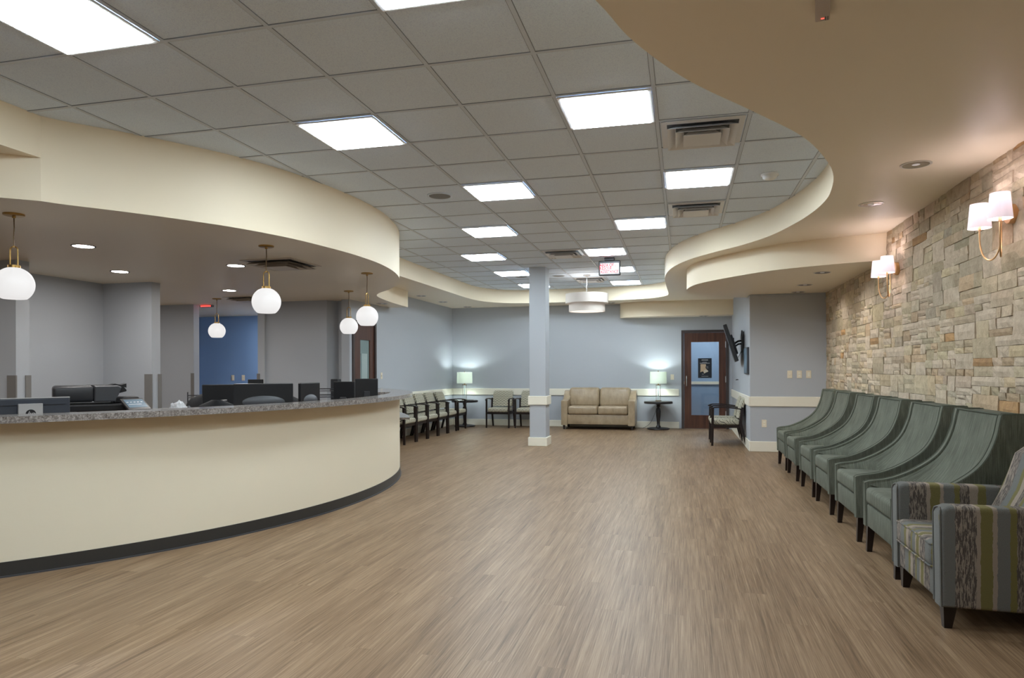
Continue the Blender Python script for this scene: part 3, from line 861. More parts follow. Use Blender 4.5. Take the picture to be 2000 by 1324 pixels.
# globe pendants
def make_globe(label):
    p = thing('globe_pendant', label, 'pendant lamp', (0, 0, 0), 0, 'white globe pendants over the reception desk')
    bm = bm_new(); add_lathe(bm, [(.068, 0), (.068, -.010), (.060, -.014), (.012, -.015), (.010, -.03), (0, -.03)], cap=False); obj('canopy', bm, 'brass', p, smooth=True)
    bm = bm_new(); add_tube(bm, [(0, 0, -.02), (0.002, 0, -.10), (-.002, 0, -.17), (0, 0, -.235)], .004, 8); obj('cord', bm, 'bronze', p, smooth=True)
    bm = bm_new()
    pts = [(-.026, 0, -.385)] + [(-.026, 0, -.275)] + [(.026 * math.cos(math.radians(a)), 0, -.262 + .026 * math.sin(math.radians(a))) for a in range(160, 10, -20)] + [(.026, 0, -.275), (.026, 0, -.385)]
    add_tube(bm, pts, .0045, 8); add_lathe(bm, [(.007, 0), (.007, .012)], (0, 0, -.242), 10); obj('yoke', bm, 'brass', p, smooth=True)
    bm = bm_new(); add_lathe(bm, [(0, -.372), (.040, -.372), (.040, -.395), (.030, -.398)], cap=False); obj('cap', bm, 'brass', p, smooth=True)
    bm = bm_new(); R = .128; prof = []
    zc = -.512
    for k in range(0, 19):
        a = math.radians(74 - k * (74 + 52) / 18); prof.append((R * math.cos(a), zc + R * math.sin(a)))
    prof.append((prof[-1][0] - .006, prof[-1][1] - .002)); prof.append((prof[-1][0] - .012, prof[-1][1] + .012))
    prof.append((0, prof[-1][1] + .004))
    add_lathe(bm, [(0, prof[0][1] + .004)] + prof, n=40, cap=False); obj('globe', bm, 'globe', p, smooth=True)
    return p
gl = make_globe('white globe pendant at the left edge, nearest and largest of the five'); gl.location = (-4.70, 3.976, HL); gl.rotation_euler = (0, 0, .35)
for (x, y, rz, lb) in [(-3.693, 5.572, .2, 'white globe pendant hanging before the tan ceiling vent'),
                       (-3.60, 7.45, 1.45, 'white globe pendant at the tip of the curved bulkhead, upper of the close pair'),
                       (-4.66, 9.05, .3, 'white globe pendant in front of the left wooden door, lower of the close pair'),
                       (-7.15, 9.45, .3, 'smallest globe pendant, hanging in front of the blue hallway wall')]:
    dup(gl, (x, y, HL), rz, lb)

# drum pendant
dp = thing('drum_pendant', 'two tier cream drum shade pendant hanging past the column', 'pendant lamp', (-1.686, 12.436, HC))
bm = bm_new(); add_lathe(bm, [(.065, 0), (.065, -.012), (.02, -.03), (0, -.03)], cap=False); obj('canopy', bm, 'silver', dp, smooth=True)
bm = bm_new(); add_tube(bm, [(0, 0, -.02), (0, 0, -.36)], .008, 10); obj('rod', bm, 'chrome', dp, smooth=True)
def drum_shell(r, z0, z1):
    bm = bm_new(); add_lathe(bm, [(r - .004, z0), (r, z0), (r, z1), (r - .004, z1), (r - .004, z0)], n=48, cap=False); return bm
obj('upper_shade', drum_shell(.385, -.515, -.345), 'shade_drum', dp, smooth=True)
obj('lower_shade', drum_shell(.325, -.665, -.505), 'shade_drum', dp, smooth=True)
bm = bm_new(); add_lathe(bm, [(.320, -.655), (0, -.655)], n=48, cap=False); obj('diffuser', bm, 'drum_diff', dp, smooth=True)
bm = bm_new(); add_lathe(bm, [(.384, -.512), (.322, -.512)], n=48, cap=False); obj('ledge', bm, 'shade_drum', dp, smooth=True)
def point(name, parent, loc, power, col, r=.03):
    l = bpy.data.lights.new(name, 'POINT'); l.energy = power; l.color = col; l.shadow_soft_size = r
    o = bpy.data.objects.new(name, l); COL.objects.link(o); o.parent = parent; o.location = loc; return o
point('bulb_light', dp, (0, 0, -.47), 1.6, (1, .88, .76), .06)

# wall sconces: back plate, three-tube U arms, two shades
def make_sconce(label):
    s = thing('wall_sconce', label, 'wall lamp', (0, 0, 0), 0, 'brass sconces on the stone wall')
    # local: wall is +x, y along wall; origin at plate centre on the wall face
    bm = bm_new()
    rings = []
    for x, r in ((0.02, .064), (-.022, .064), (-.026, .060)):
        rings.append([bm.verts.new((x, r * math.cos(2 * math.pi * k / 28), r * math.sin(2 * math.pi * k / 28))) for k in range(28)])
    for a, b in zip(rings, rings[1:]):
        for k in range(28): bm.faces.new((a[k], a[(k + 1) % 28], b[(k + 1) % 28], b[k]))
    bm.faces.new(rings[-1]); bm.faces.new(rings[0][::-1])
    obj('back_plate', bm, 'rosebrass', s, smooth=True)
    for sy in (-1, 1):
        ye = sy * .155
        xs = -.13
        bm = bm_new()
        pts = [(-.02, 0, -.02), (-.05, 0, -.025), (-.062, 0, -.05)]
        n = 16
        for k in range(n + 1):
            a = math.pi * k / n
            u = (1 - math.cos(a)) / 2
            pts.append((-.062 + (xs + .062) * u, ye * u, -.13 - .155 * math.sin(a) + (.0 if k < n else 0)))
        pts += [(xs, ye, -.07)]
        pts = spline(pts, 3)
        add_tube(bm, pts, .0055, 8)
        add_lathe(bm, [(.010, 0), (.012, .03), (.012, .045)], (xs, ye, -.075), 12)
        obj('arm', bm, 'rosebrass', s, smooth=True)
        bm = bm_new()
        z0, z1 = -.058, .105
        add_lathe(bm, [(.070, z0), (.055, z1), (.0535, z1), (.0685, z0), (.070, z0)], (xs, ye, 0), 32, cap=False)
        sh = obj('lamp_shade', bm, 'shade_sconce', s, smooth=True)
        bm = bm_new(); add_lathe(bm, [(.009, -.035), (.016, -.01), (.018, .02), (.010, .04), (0, .043)], (xs, ye, 0), 14); obj('bulb', bm, 'candim', s, smooth=True)
        point('bulb_light', s, (xs, ye, .075), SCONCE_W * .5, (1, .87, .88), .02)
        point('bulb_light', s, (xs, ye, -.02), SCONCE_W * .5, (1, .87, .88), .02)
    return s
sc = make_sconce('two shade brass sconce high on the stone wall, nearer and larger one'); sc.location = (2.075, 5.12, 2.27)
dup(sc, (2.075, 7.60, 2.265), 0, 'two shade brass sconce farther along the stone wall')

# ------------------------------------------------------------------ RECEPTION DESK
BC = (-7.4289, 6.196); BR = 4.3935
desk = thing('reception_desk', 'long curved cream reception desk with grey speckled counter and black base', 'reception desk', (BC[0], BC[1], 0))
A0, A1 = -115, 52
def ringp(r0, r1, a0, a1, n=90, c=(0, 0)):
    return arc(c, r1, a0, a1, n) + arc(c, r0, a1, a0, n)
bm = bm_new(); add_prism(bm, ringp(BR - .11, BR - .006, A0, A1), 0, .957); obj('front_panel', bm, 'desk_paint', desk, smooth=True)
bm = bm_new(); add_prism(bm, ringp(BR - .03, BR, A0, A1), 0.004, .094); obj('base_cove', bm, 'cove', desk, smooth=True)
bm = bm_new(); add_prism(bm, ringp(BR - .02, BR + .010, A0, A1), 0.0, .010); obj('cove_toe', bm, 'dgrey', desk, smooth=True)
bm = bm_new(); add_prism(bm, ringp(BR - .12, BR + .15, A0, A1), .957, .998); ct = obj('countertop', bm, 'granite', desk, smooth=True)
bm = bm_new(); add_prism(bm, ringp(BR - .55, BR - .121, 24, A1, 30), .957, .998); obj('countertop', bm, 'granite', desk, smooth=True)
bm = bm_new(); add_prism(bm, ringp(BR - 1.10, BR - .111, A0, 24), .71, .75); obj('work_surface', bm, 'dgrey', desk, smooth=True)
bm = bm_new(); add_prism(bm, ringp(BR - .01, BR + .115, 22, 52, 20), .665, .69); obj('side_ledge', bm, 'granite', desk, smooth=True)
for a in (-100, -70, -40, -12, 16):
    bm = bm_new(); ca, sa = math.cos(math.radians(a)), math.sin(math.radians(a))
    p = [(ca * r - sa * s, sa * r + ca * s) for r, s in ((BR - .86, -.015), (BR - .17, -.015), (BR - .17, .015), (BR - .86, .015))]
    add_prism(bm, p, 0, .71); obj('support_panel', bm, 'dgrey', desk)

def ray_at(px, dist):
    """plan point at image column px, camera depth dist (used to seat things on the worktop)"""
    th = math.radians(13.94); u = (px - 1000) / 1346.0
    return (u * dist * math.cos(th) - dist * math.sin(th), u * dist * math.sin(th) + dist * math.cos(th))

def make_monitor(label, w_, h_, style, loc, rz, group='computer monitors on the reception desk', z=.75, clearance=.10):
    m_ = thing('computer_monitor', label, 'monitor', (loc[0], loc[1], z), rz, group)
    # local: back faces -y
    bm = bm_new(); add_box(bm, -.12, -.09, 0, .12, .09, .012, .004, 1); obj('stand_base', bm, 'black2', m_)
    bm = bm_new(); add_box(bm, -.035, -.035, .01, .035, -.012, clearance + h_ * .45, .006, 1); obj('stand_neck', bm, 'black2', m_)
    z0 = clearance
    bm = bm_new(); add_box(bm, -w_ / 2, -.008, z0, w_ / 2, .022, z0 + h_, .006, 2); obj('housing', bm, 'black', m_)
    bm = bm_new(); add_box(bm, -w_ / 2 + .012, .0222, z0 + .014, w_ / 2 - .012, .0232, z0 + h_ - .014); obj('screen', bm, 'black', m_)
    if style:
        bm = bm_new()
        n, k = 24, 6
        # shallow bulge on the back
        cz = z0 + h_ * .50
        rows = []
        for j in range(k + 1):
            rr = j / k
            rows.append([bm.verts.new((w_ * .36 * rr * math.cos(2 * math.pi * q / n), -.010 - .022 * (1 - rr * rr), cz + h_ * .17 * rr * math.sin(2 * math.pi * q / n))) for q in range(n)])
        for a, b in zip(rows[1:], rows[2:]):
            for q in range(n): bm.faces.new((a[q], a[(q + 1) % n], b[(q + 1) % n], b[q]))
        bm.faces.new(rows[1])
        obj('back_bulge', bm, 'dgrey', m_, smooth=True)
    return m_
def face_cam(x, y): return math.atan2(y, x) - math.pi / 2   # local -y towards the viewer
def mon(label, px, dist, w_, h_, style, turn=0, clearance=.10):
    x, y = ray_at(px, dist)
    return make_monitor(label, w_, h_, style, (x, y), face_cam(x, y) + turn, clearance=clearance)
mon('black monitor back beside the round office chair top, half behind a wider monitor', 437, 7.5, .43, .30, False, .10, .07)
mon('wide black monitor with rounded back bulge, widest behind the counter', 515, 6.15, .50, .33, True, .0, .075)
mon('narrow charcoal monitor turned sideways with a bulge on its back', 605, 6.7, .30, .34, True, 1.02 * 0.9, .06)
mon('black monitor tilted beside the letter trays, left of the wooden door', 672, 7.35, .24, .30, False, -.45, .10)
mon('black monitor at the right end of the desk in front of the wooden door', 716, 8.2, .265, .27, False, .12, .15)
tx, ty = ray_at(437, 7.55)
it = thing('side_table', 'small office table carrying the monitor behind the round chair top', 'table', (tx, ty, 0), face_cam(tx, ty))
bm = bm_new(); add_box(bm, -.36, -.22, .71, .36, .30, .75, .004, 1); obj('table_top', bm, 'dgrey', it)
for sx in (-.32, .32):
    bm = bm_new(); add_box(bm, sx - .02, -.18, 0, sx + .02, .26, .71); obj('leg', bm, 'dgrey', it)
mx, my = ray_at(495, 9.4)
ft = thing('side_table', 'low office table behind the desk below the blue hallway', 'table', (mx, my + .1, 0), face_cam(mx, my))
bm = bm_new(); add_box(bm, -.32, -.3, .71, .40, .35, .75, .004, 1); obj('table_top', bm, 'dgrey', ft)
for sx in (-.28, .35):
    bm = bm_new(); add_box(bm, sx - .02, -.28, 0, sx + .02, .33, .71); obj('leg', bm, 'dgrey', ft)
make_monitor('small black monitor farthest back, under the right edge of the blue wall', .20, .30, False, (mx, my + .05), face_cam(mx, my), clearance=.10)

# silver-stand all-in-one at the left edge
hx, hy = ray_at(48, 4.75)
hp = thing('desktop_monitor', 'large slate monitor back with silver stand at the left edge of the counter', 'monitor', (hx, hy, .75), face_cam(hx, hy) + .16)
bm = bm_new(); add_box(bm, -.27, -.0, .045, .27, .045, .335, .010, 2); obj('housing', bm, 'navy', hp)
bm = bm_new(); add_box(bm, -.268, -.003, .332, .268, .03, .338); obj('top_edge', bm, 'silver', hp)
bm = bm_new(); add_box(bm, -.25, -.004, .285, .24, -.0005, .288); obj('vent_line', bm, 'black', hp)
bm = bm_new(); add_box(bm, -.042, -.035, .02, .100, -.006, .298, .003, 1); obj('stand', bm, 'silver', hp)
bm = bm_new(); add_box(bm, -.11, -.12, 0, .17, .10, .02, .006, 1); obj('stand_foot', bm, 'silver', hp)
bm = bm_new()
rings = []
A_ = [bm.verts.new((.029 + .030 * math.cos(2 * math.pi * k / 28), -.0365, .228 + .030 * math.sin(2 * math.pi * k / 28))) for k in range(28)]
B_ = [bm.verts.new((.029 + .030 * math.cos(2 * math.pi * k / 28), -.0350, .228 + .030 * math.sin(2 * math.pi * k / 28))) for k in range(28)]
bm.faces.new(A_)
for k in range(28): bm.faces.new((A_[k], B_[k], B_[(k + 1) % 28], A_[(k + 1) % 28]))
obj('round_emblem', bm, 'black', hp)
text('emblem_letters', 'hp', .046, 'silver', hp, (.029, -.0372, .229), R90, extrude=.0004, shear=.35)
# papers tray block behind it
bx, by = ray_at(152, 5.2)
pr = thing('desk_printer', 'small black printer on the worktop between the slate monitor and the copier', 'printer', (bx, by, .75), face_cam(bx, by) + .1)
bm = bm_new(); add_box(bm, -.12, -.1, 0, .02, .2, .205, .012, 2); obj('body', bm, 'black2', pr)
bm = bm_new(); add_box(bm, .02, -.09, 0, .13, .2, .175, .014, 2); obj('paper_tray', bm, 'dgrey', pr)
bm = bm_new(); add_box(bm, -.08, -.104, .192, -.035, -.099, .198); obj('label_strip', bm, 'silver', pr)

# copier in the alcove
kx, ky = ray_at(186, 6.55)
cp = thing('office_copier', 'large black office copier with document feeder and tilted touch screen', 'copier', (kx, ky, 0), face_cam(kx, ky) + .06)
bm = bm_new(); add_box(bm, -.32, -.28, .02, .22, .34, .90, .015, 2); obj('cabinet', bm, 'black2', cp)
bm = bm_new(); add_box(bm, -.34, -.30, .90, .25, .34, .965, .012, 2); obj('scanner_bed', bm, 'black', cp)
bm = bm_new(); add_box(bm, -.34, -.22, .985, -.02, .30, 1.135, .028, 3); obj('document_feeder', bm, 'black2', cp, smooth=True)
bm = bm_new(); add_side_prism(bm, [(-.02, .985), (.15, .985), (.165, 1.05), (.20, 1.12), (.175, 1.135), (-.02, 1.135)], -.22, .30, .01, 1); obj('feeder_cover', bm, 'dgrey', cp)
bm = bm_new(); add_side_prism(bm, [(-.06, 1.138), (.12, 1.138), (.16, 1.150), (.21, 1.137), (.255, 1.150), (.255, 1.110), (.235, 1.115), (.255, 1.09), (.255, 1.075), (.18, 1.055), (.16, 1.13)], -.05, .24); obj('paper_tray', bm, 'black', cp)
bm = bm_new(); add_box(bm, .14, -.10, .965, .36, .25, 1.02, .01, 1); obj('finisher', bm, 'black', cp)
scr = bpy.data.objects.new('control_panel', None)
bm = bm_new(); add_box(bm, -.115, -.012, -.085, .115, .012, .085, .008, 2); pnl = obj('control_panel', bm, 'black', cp); pnl.location = (.30, -.36, .955); pnl.rotation_euler = (math.radians(-52), 0, math.radians(30))
bm = bm_new(); add_box(bm, -.095, -.014, -.05, .095, -.0122, .062); obj('touch_screen', bm, 'screen', pnl)
bm = bm_new()
for k in range(5): add_box(bm, -.085 + .035 * k, -.0155, .02, -.065 + .035 * k, -.0142, .026)
add_box(bm, -.08, -.0155, -.01, .05, -.0142, -.006)
obj('screen_icons', bm, 'silver', pnl)
bm = bm_new(); add_side_prism(bm, [(.20, .87), (.33, .87), (.33, .89), (.20, .93)], -.28, .0); obj('panel_arm', bm, 'black', cp)

# office chairs behind the desk
def office_chair(label, x, y, rz, top, w_=.50):
    c = thing('office_chair', label, 'office chair', (x, y, 0), rz, 'office chairs behind the desk')
    bm = bm_new()
    for k in range(5):
        a = 2 * math.pi * k / 5; add_tube(bm, [(0, 0, .10), (.28 * math.cos(a), .28 * math.sin(a), .07)], [.025, .016], 8)
    obj('star_base', bm, 'black2', c)
    for k in range(5):
        a = 2 * math.pi * k / 5; bm = bm_new(); add_tube(bm, [(.28 * math.cos(a) - .02, .28 * math.sin(a), .03), (.28 * math.cos(a) + .02, .28 * math.sin(a), .03)], .03, 14); obj('caster', bm, 'black', c)
    bm = bm_new(); add_tube(bm, [(0, 0, .09), (0, 0, .44)], .028, 12); obj('gas_lift', bm, 'black2', c)
    bm = bm_new(); add_box(bm, -.24, -.24, .44, .24, .24, .51, .03, 3); obj('seat', bm, 'mesh', c, smooth=True)
    bm = bm_new()
    n = 14; h = top - .58; rows = []
    for j in range(9):
        v = j / 8; z = .58 + h * v
        half = w_ / 2 * (1 - .10 * (1 - v)) * (math.sqrt(max(0, 1 - max(0, (v - .55) / .46) ** 2)) if v > .55 else 1)
        rows.append([(half * (2 * i / n - 1), -.24 - .05 * v + .06 * (2 * i / n - 1) ** 2, z) for i in range(n + 1)])
    V = [[bm.verts.new(p) for p in r] for r in rows]; W = [[bm.verts.new((p[0], p[1] - .025, p[2])) for p in r] for r in rows]
    for j in range(8):
        for i in range(n):
            bm.faces.new((V[j][i], V[j][i + 1], V[j + 1][i + 1], V[j + 1][i])); bm.faces.new((W[j][i + 1], W[j][i], W[j + 1][i], W[j + 1][i + 1]))
    for j in range(8):
        bm.faces.new((V[j][0], V[j + 1][0], W[j + 1][0], W[j][0])); bm.faces.new((V[j][n], W[j][n], W[j + 1][n], V[j + 1][n]))
    for i in range(n):
        bm.faces.new((V[0][i], W[0][i], W[0][i + 1], V[0][i + 1])); bm.faces.new((V[8][i], V[8][i + 1], W[8][i + 1], W[8][i]))
    obj('backrest', bm, 'mesh', c, smooth=True)
    bm = bm_new(); add_tube(bm, [(0, -.10, .44), (0, -.27, .47), (0, -.30, .70)], .02, 8); obj('back_support', bm, 'black2', c)
    for sx in (-1, 1):
        bm = bm_new(); add_tube(bm, [(sx * .24, .0, .46), (sx * .29, .0, .50), (sx * .29, .0, .68)], .015, 8); add_box(bm, sx * .29 - .035, -.12, .68, sx * .29 + .035, .12, .705, .01, 2); obj('armrest', bm, 'black2', c)
    return c
x, y = ray_at(423, 6.85); office_chair('office chair with rounded mesh back rising just above the counter', x, y, face_cam(x, y) + .0, .99, .44)
x, y = ray_at(388, 8.5); office_chair('black office chair behind the rounded mesh one, below the hallway', x, y, face_cam(x, y) + .3, .99, .46)
x, y = ray_at(562, 7.9); office_chair('black office chair mostly hidden behind the widest monitor', x, y + .1, face_cam(x, y) - .2, .98, .44)

# letter trays
def letter_tray(label, px, dist, rz, w_=.30, levels=3, z=.75, gapz=.055, base=.0):
    x, y = ray_at(px, dist)
    t_ = thing('letter_tray', label, 'letter tray', (x, y, z), face_cam(x, y) + rz, 'wire letter trays')
    for k in range(levels):
        z0 = base + .01 + gapz * k
        bm = bm_new(); add_box(bm, -w_ / 2, -.12, z0, w_ / 2, .12, z0 + .004)
        add_tube(bm, [(-w_ / 2, -.12, z0 + .03), (w_ / 2, -.12, z0 + .03), (w_ / 2, .12, z0 + .03), (-w_ / 2, .12, z0 + .03)], .004, 6, closed=True); obj('shelf', bm, 'black2', t_)
    for sx in (-1, 1):
        for sy in (-1, 1):
            bm = bm_new(); add_tube(bm, [(sx * w_ / 2, sy * .12, 0), (sx * w_ / 2, sy * .12, base + .01 + gapz * levels)], .005, 6); obj('post', bm, 'black2', t_)
    bm = bm_new(); add_box(bm, -w_ / 2 + .02, -.11, base + .015 + gapz, w_ / 2 - .02, .10, base + .035 + gapz); obj('paper_stack', bm, 'paper', t_)
    return t_
letter_tray('black wire letter tray below the left side of the hallway opening', 400, 9.3, 0, .42, 3, .75, .075)
tx, ty = ray_at(400, 9.35)
it2 = thing('side_table', 'low office table under the wire tray at the hallway opening', 'table', (tx, ty, 0), face_cam(tx, ty))
bm = bm_new(); add_box(bm, -.26, -.18, .71, .26, .2, .75, .004, 1); obj('table_top', bm, 'dgrey', it2)
for sx in (-.22, .22):
    bm = bm_new(); add_box(bm, sx - .02, -.15, 0, sx + .02, .17, .71); obj('leg', bm, 'dgrey', it2)
letter_tray('black letter trays with white papers between two monitors', 641, 9.0, .0, .26, 4, .75, .08)
x, y = ray_at(656, 9.45); bm = bm_new(); add_box(bm, -.055, -.05, 0, .055, .05, .40, .006, 1); o = obj('binder_box', bm, 'black2', None, loc=(x, y, .75)); tag(o, 'narrow black upright box behind the letter trays by the wooden door', 'box')
x, y = ray_at(646, 9.25)
st = thing('side_table', 'small office table under the letter trays near the wooden door', 'table', (x, y, 0), face_cam(x, y))
bm = bm_new(); add_box(bm, -.30, -.42, .71, .25, .35, .75, .004, 1); obj('table_top', bm, 'dgrey', st)
for sx in (-.26, .21):
    bm = bm_new(); add_box(bm, sx - .02, -.38, 0, sx + .02, .31, .71); obj('leg', bm, 'dgrey', st)

# crumpled bag and box behind the counter
x, y = ray_at(347, 5.55)
bg = thing('plastic_bag', 'crumpled clear white plastic bag behind the counter, right of the copier', 'bag', (x, y, .75))
bm = bm_new(); bmesh.ops.create_icosphere(bm, subdivisions=4, radius=1.0)
rb = random.Random(3)
from mathutils import noise as mn
for v in bm.verts:
    c = v.co.copy(); f = 1 + .35 * mn.noise(c * 2.3 + Vector((4, 1, 2))) + .16 * mn.noise(c * 6)
    v.co = Vector((c.x * .095 * f, c.y * .08 * f, .13 + c.z * .13 * f))
obj('crumpled_film', bm, 'bag', bg)
bm = bm_new(); add_box(bm, -.09, -.05, 0, .02, .06, .19, .004, 1); obj('white_box', bm, 'paper', bg, label='small white box inside the bag')
x, y = ray_at(366, 5.85)
bm = bm_new(); bmesh.ops.create_icosphere(bm, subdivisions=3, radius=1.0)
for v in bm.verts:
    c = v.co.copy(); f = 1 + .4 * mn.noise(c * 2.7 + Vector((9, 1, 2))); v.co = Vector((c.x * .06 * f, c.y * .06 * f, .10 + c.z * .11 * f))
o = obj('plastic_bag', bm, 'dgrey', None, loc=(x, y, .75)); tag(o, 'dark crumpled bag beside the clear one behind the counter', 'bag')
x, y = ray_at(322, 5.85)
o = bm = bm_new(); add_box(bm, -.08, -.08, 0, .08, .08, .20); o = obj('grey_bin', bm, 'clock', None, loc=(x, y, .75)); tag(o, 'small grey bin behind the counter beside the corner guards', 'bin')

# ------------------------------------------------------------------ WALL PLATES
def plate(label, loc, rz, kind):
    p = thing('wall_switch' if kind != 'outlet' else 'power_outlet', label, 'light switch' if kind != 'outlet' else 'power outlet', loc, rz, None)
    bm = bm_new(); add_box(bm, -.036, -.006, -.058, .036, 0, .058, .003, 1); obj('cover_plate', bm, 'ivoryp', p)
    if kind == 'outlet':
        for s in (-1, 1):
            bm = bm_new(); add_box(bm, -.016, -.009, s * .022 - .014, .016, -.006, s * .022 + .014, .003, 1); obj('socket', bm, 'trim', p)
    elif kind == 'toggle':
        bm = bm_new(); add_box(bm, -.006, -.016, -.011, .006, -.006, .013, .002, 1); obj('toggle', bm, 'trim', p)
    else:
        bm = bm_new(); add_box(bm, -.017, -.010, -.034, .017, -.006, .034, .002, 1); obj('rocker', bm, 'trim', p)
    return p
plate('almond toggle switch plate, left of three on the wall by the stone', (1.573, 11.18, 1.185), 0, 'toggle')
plate('almond double plate, middle of three on the wall by the stone', (1.709, 11.18, 1.185), 0, 'outlet')
plate('almond rocker plate, right of three on the wall by the stone', (1.840, 11.18, 1.185), 0, 'rocker')
plate('almond outlet low on the blue wall, left of the green chairs', (1.203, 11.18, .433), 0, 'outlet')
plate('almond switch on the back wall between table lamp and rear door', (-.225, YB, 1.10), 0, 'toggle')
plate('almond switch on the left wall just right of the wooden door', (XL, 11.32, 1.17), math.radians(90), 'toggle')
plate('left of two pale plates on the blue hallway wall', (-9.15, 12.6, 1.12), 0, 'rocker')
plate('right of two pale plates on the blue hallway wall, an outlet', (-8.9, 12.6, 1.12), 0, 'outlet')

# ------------------------------------------------------------------ TV and art on the side wall
tv = thing('wall_television', 'black flat television tilted down on a bracket beside the rear door', 'television', (.79, 12.45, 1.70), math.radians(-3.6))
tl = math.radians(17.5)
piv = bpy.data.objects.new('screen_housing', None)
bm = bm_new(); add_box(bm, -.02, -.52, -.32, .042, .52, .32, .010, 2); h_ = obj('housing', bm, 'black', tv); h_.rotation_euler = (0, -tl, 0)
bm = bm_new(); add_box(bm, -.0215, -.50, -.295, -.0205, .50, .295); obj('screen', bm, 'black2', h_)
bm = bm_new(); add_box(bm, .042, -.26, -.20, .075, .26, .14, .01, 2); obj('rear_cover', bm, 'dgrey', h_)
bm = bm_new(); add_box(bm, .18, -.26, -.16, .20, .02, .22, .004, 1); obj('wall_bracket', bm, 'black', tv)
bm = bm_new(); add_tube(bm, [(.19, -.12, .05), (.13, -.20, .04), (.06, -.05, .0)], .016, 8); add_tube(bm, [(.19, -.12, .0), (.13, -.20, -.01), (.07, -.05, -.05)], .014, 8); add_box(bm, .045, -.10, -.12, .065, .06, .10); obj('bracket_arm', bm, 'black', tv)
bm = bm_new(); add_tube(bm, spline([(.19, -.1, -.1), (.16, -.22, -.17), (.12, -.15, -.24), (.10, -.1, -.17), (.08, 0, -.12)], 5), .004, 6); obj('cable', bm, 'black', tv)
ar = thing('wall_picture', 'narrow dark framed picture seen edge on beside the television', 'picture', (1.0, 11.56, 1.40), math.radians(-90))
bm = bm_new(); add_box(bm, -.27, -.035, -.21, .27, 0, .21, .003, 1); obj('frame', bm, 'dgrey', ar)
bm = bm_new(); add_box(bm, -.255, -.038, -.195, .255, -.035, .195); obj('canvas', bm, 'artblue', ar)
bm = bm_new(); add_tube(bm, [(0, 0, 0), (0, -.03, .0), (0, -.045, -.01)], .008, 8)
hk = obj('wall_hook', bm, 'black', None, loc=(1.0, 13.5, 1.07)); hk.rotation_euler = (0, 0, math.radians(-90)); tag(hk, 'tiny dark wall jack above the guest chairs beside the rear door', 'hook')

# ------------------------------------------------------------------ SEATING
def guest_chair(label, group=None):
    """faces -y; origin on floor at centre; width .54"""
    c = thing('guest_chair', label, 'chair', (0, 0, 0), 0, group)
    W = .27
    for sx in (-1, 1):
        bm = bm_new(); add_taper(bm, (sx * (W - .018), -.245, 0), (.014, .018), (sx * (W - .018), -.235, .625), (.017, .021)); obj('leg', bm, 'dwood', c)
        bm = bm_new()
        add_taper(bm, (sx * (W - .02), .30, 0), (.014, .02), (sx * (W - .02), .20, .38), (.018, .024))
        add_taper(bm, (sx * (W - .02), .20, .38), (.018, .024), (sx * (W - .02), .235, .64), (.018, .020)); obj('leg', bm, 'dwood', c)
        bm = bm_new()
        pr_ = spline([(-.275, .618), (-.20, .645), (-.05, .648), (.10, .635), (.25, .612)], 4)
        lo = [(p[0], p[1] - .019) for p in pr_[::-1]]
        prof = pr_ + lo
        A = [bm.verts.new((sx * W - .026 if sx > 0 else -W - .004, p[0], p[1])) for p in prof]
        Bv = [bm.verts.new((sx * W + .004 if sx > 0 else -W + .026, p[0], p[1])) for p in prof]
        bm.faces.new(A); bm.faces.new(Bv[::-1])
        for i in range(len(prof)): bm.faces.new((A[i], Bv[i], Bv[(i + 1) % len(prof)], A[(i + 1) % len(prof)]))
        obj('armrest', bm, 'dwood', c)
    bm = bm_new()
    add_box(bm, -W + .03, -.245, .30, W - .03, -.215, .345); add_box(bm, -W + .03, .175, .30, W - .03, .205, .345)
    for sx in (-1, 1): add_box(bm, sx * (W - .02) - .012, -.23, .30, sx * (W - .02) + .012, .2, .345)
    add_tube(bm, [(-W + .02, .235, .50), (W - .02, .235, .50)], .012, 6)
    obj('seat_frame', bm, 'dwood', c)
    bm = bm_new(); add_box(bm, -.228, -.27, .345, .228, .20, .435, .035, 4); obj('seat', bm, 'pattern', c, smooth=True)
    bm = bm_new()
    prof = spline([(.155, .46), (.180, .60), (.215, .72), (.255, .80)], 4)
    A = []
    n = 8
    front = []; back = []
    for (y_, z_) in prof:
        f_ = (z_ - .46) / .34
        hw = .225 if f_ < .85 else .225 - .03 * ((f_ - .85) / .15) ** 2
        front.append([(hw * (2 * i / n - 1), y_ + .02 * abs(2 * i / n - 1) ** 3, z_) for i in range(n + 1)])
        back.append([(hw * (2 * i / n - 1), y_ + .075 - .015 * abs(2 * i / n - 1) ** 3, z_) for i in range(n + 1)])
    V = [[bm.verts.new(p) for p in r] for r in front]; Wv = [[bm.verts.new(p) for p in r] for r in back]; m_ = len(prof)
    for j in range(m_ - 1):
        for i in range(n):
            bm.faces.new((V[j][i], V[j][i + 1], V[j + 1][i + 1], V[j + 1][i])); bm.faces.new((Wv[j][i + 1], Wv[j][i], Wv[j + 1][i], Wv[j + 1][i + 1]))
        bm.faces.new((V[j][0], V[j + 1][0], Wv[j + 1][0], Wv[j][0])); bm.faces.new((V[j][n], Wv[j][n], Wv[j + 1][n], V[j + 1][n]))
    for i in range(n):
        bm.faces.new((V[0][i], Wv[0][i], Wv[0][i + 1], V[0][i + 1])); bm.faces.new((V[-1][i], V[-1][i + 1], Wv[-1][i + 1], Wv[-1][i]))
    es = [e for e in bm.edges if len(e.link_faces) == 2 and e.calc_face_angle(0) > 1.0]
    bmesh.ops.bevel(bm, geom=es, offset=.018, segments=3, profile=.5, affect='EDGES', clamp_overlap=True)
    obj('backrest', bm, 'pattern', c, smooth=True)
    return c
gc = guest_chair('wave patterned guest chair facing forward on the back wall, left of the column, fully visible', 'dark wood guest chairs with wave pattern')
gc.location = (-3.93, 14.76, 0)
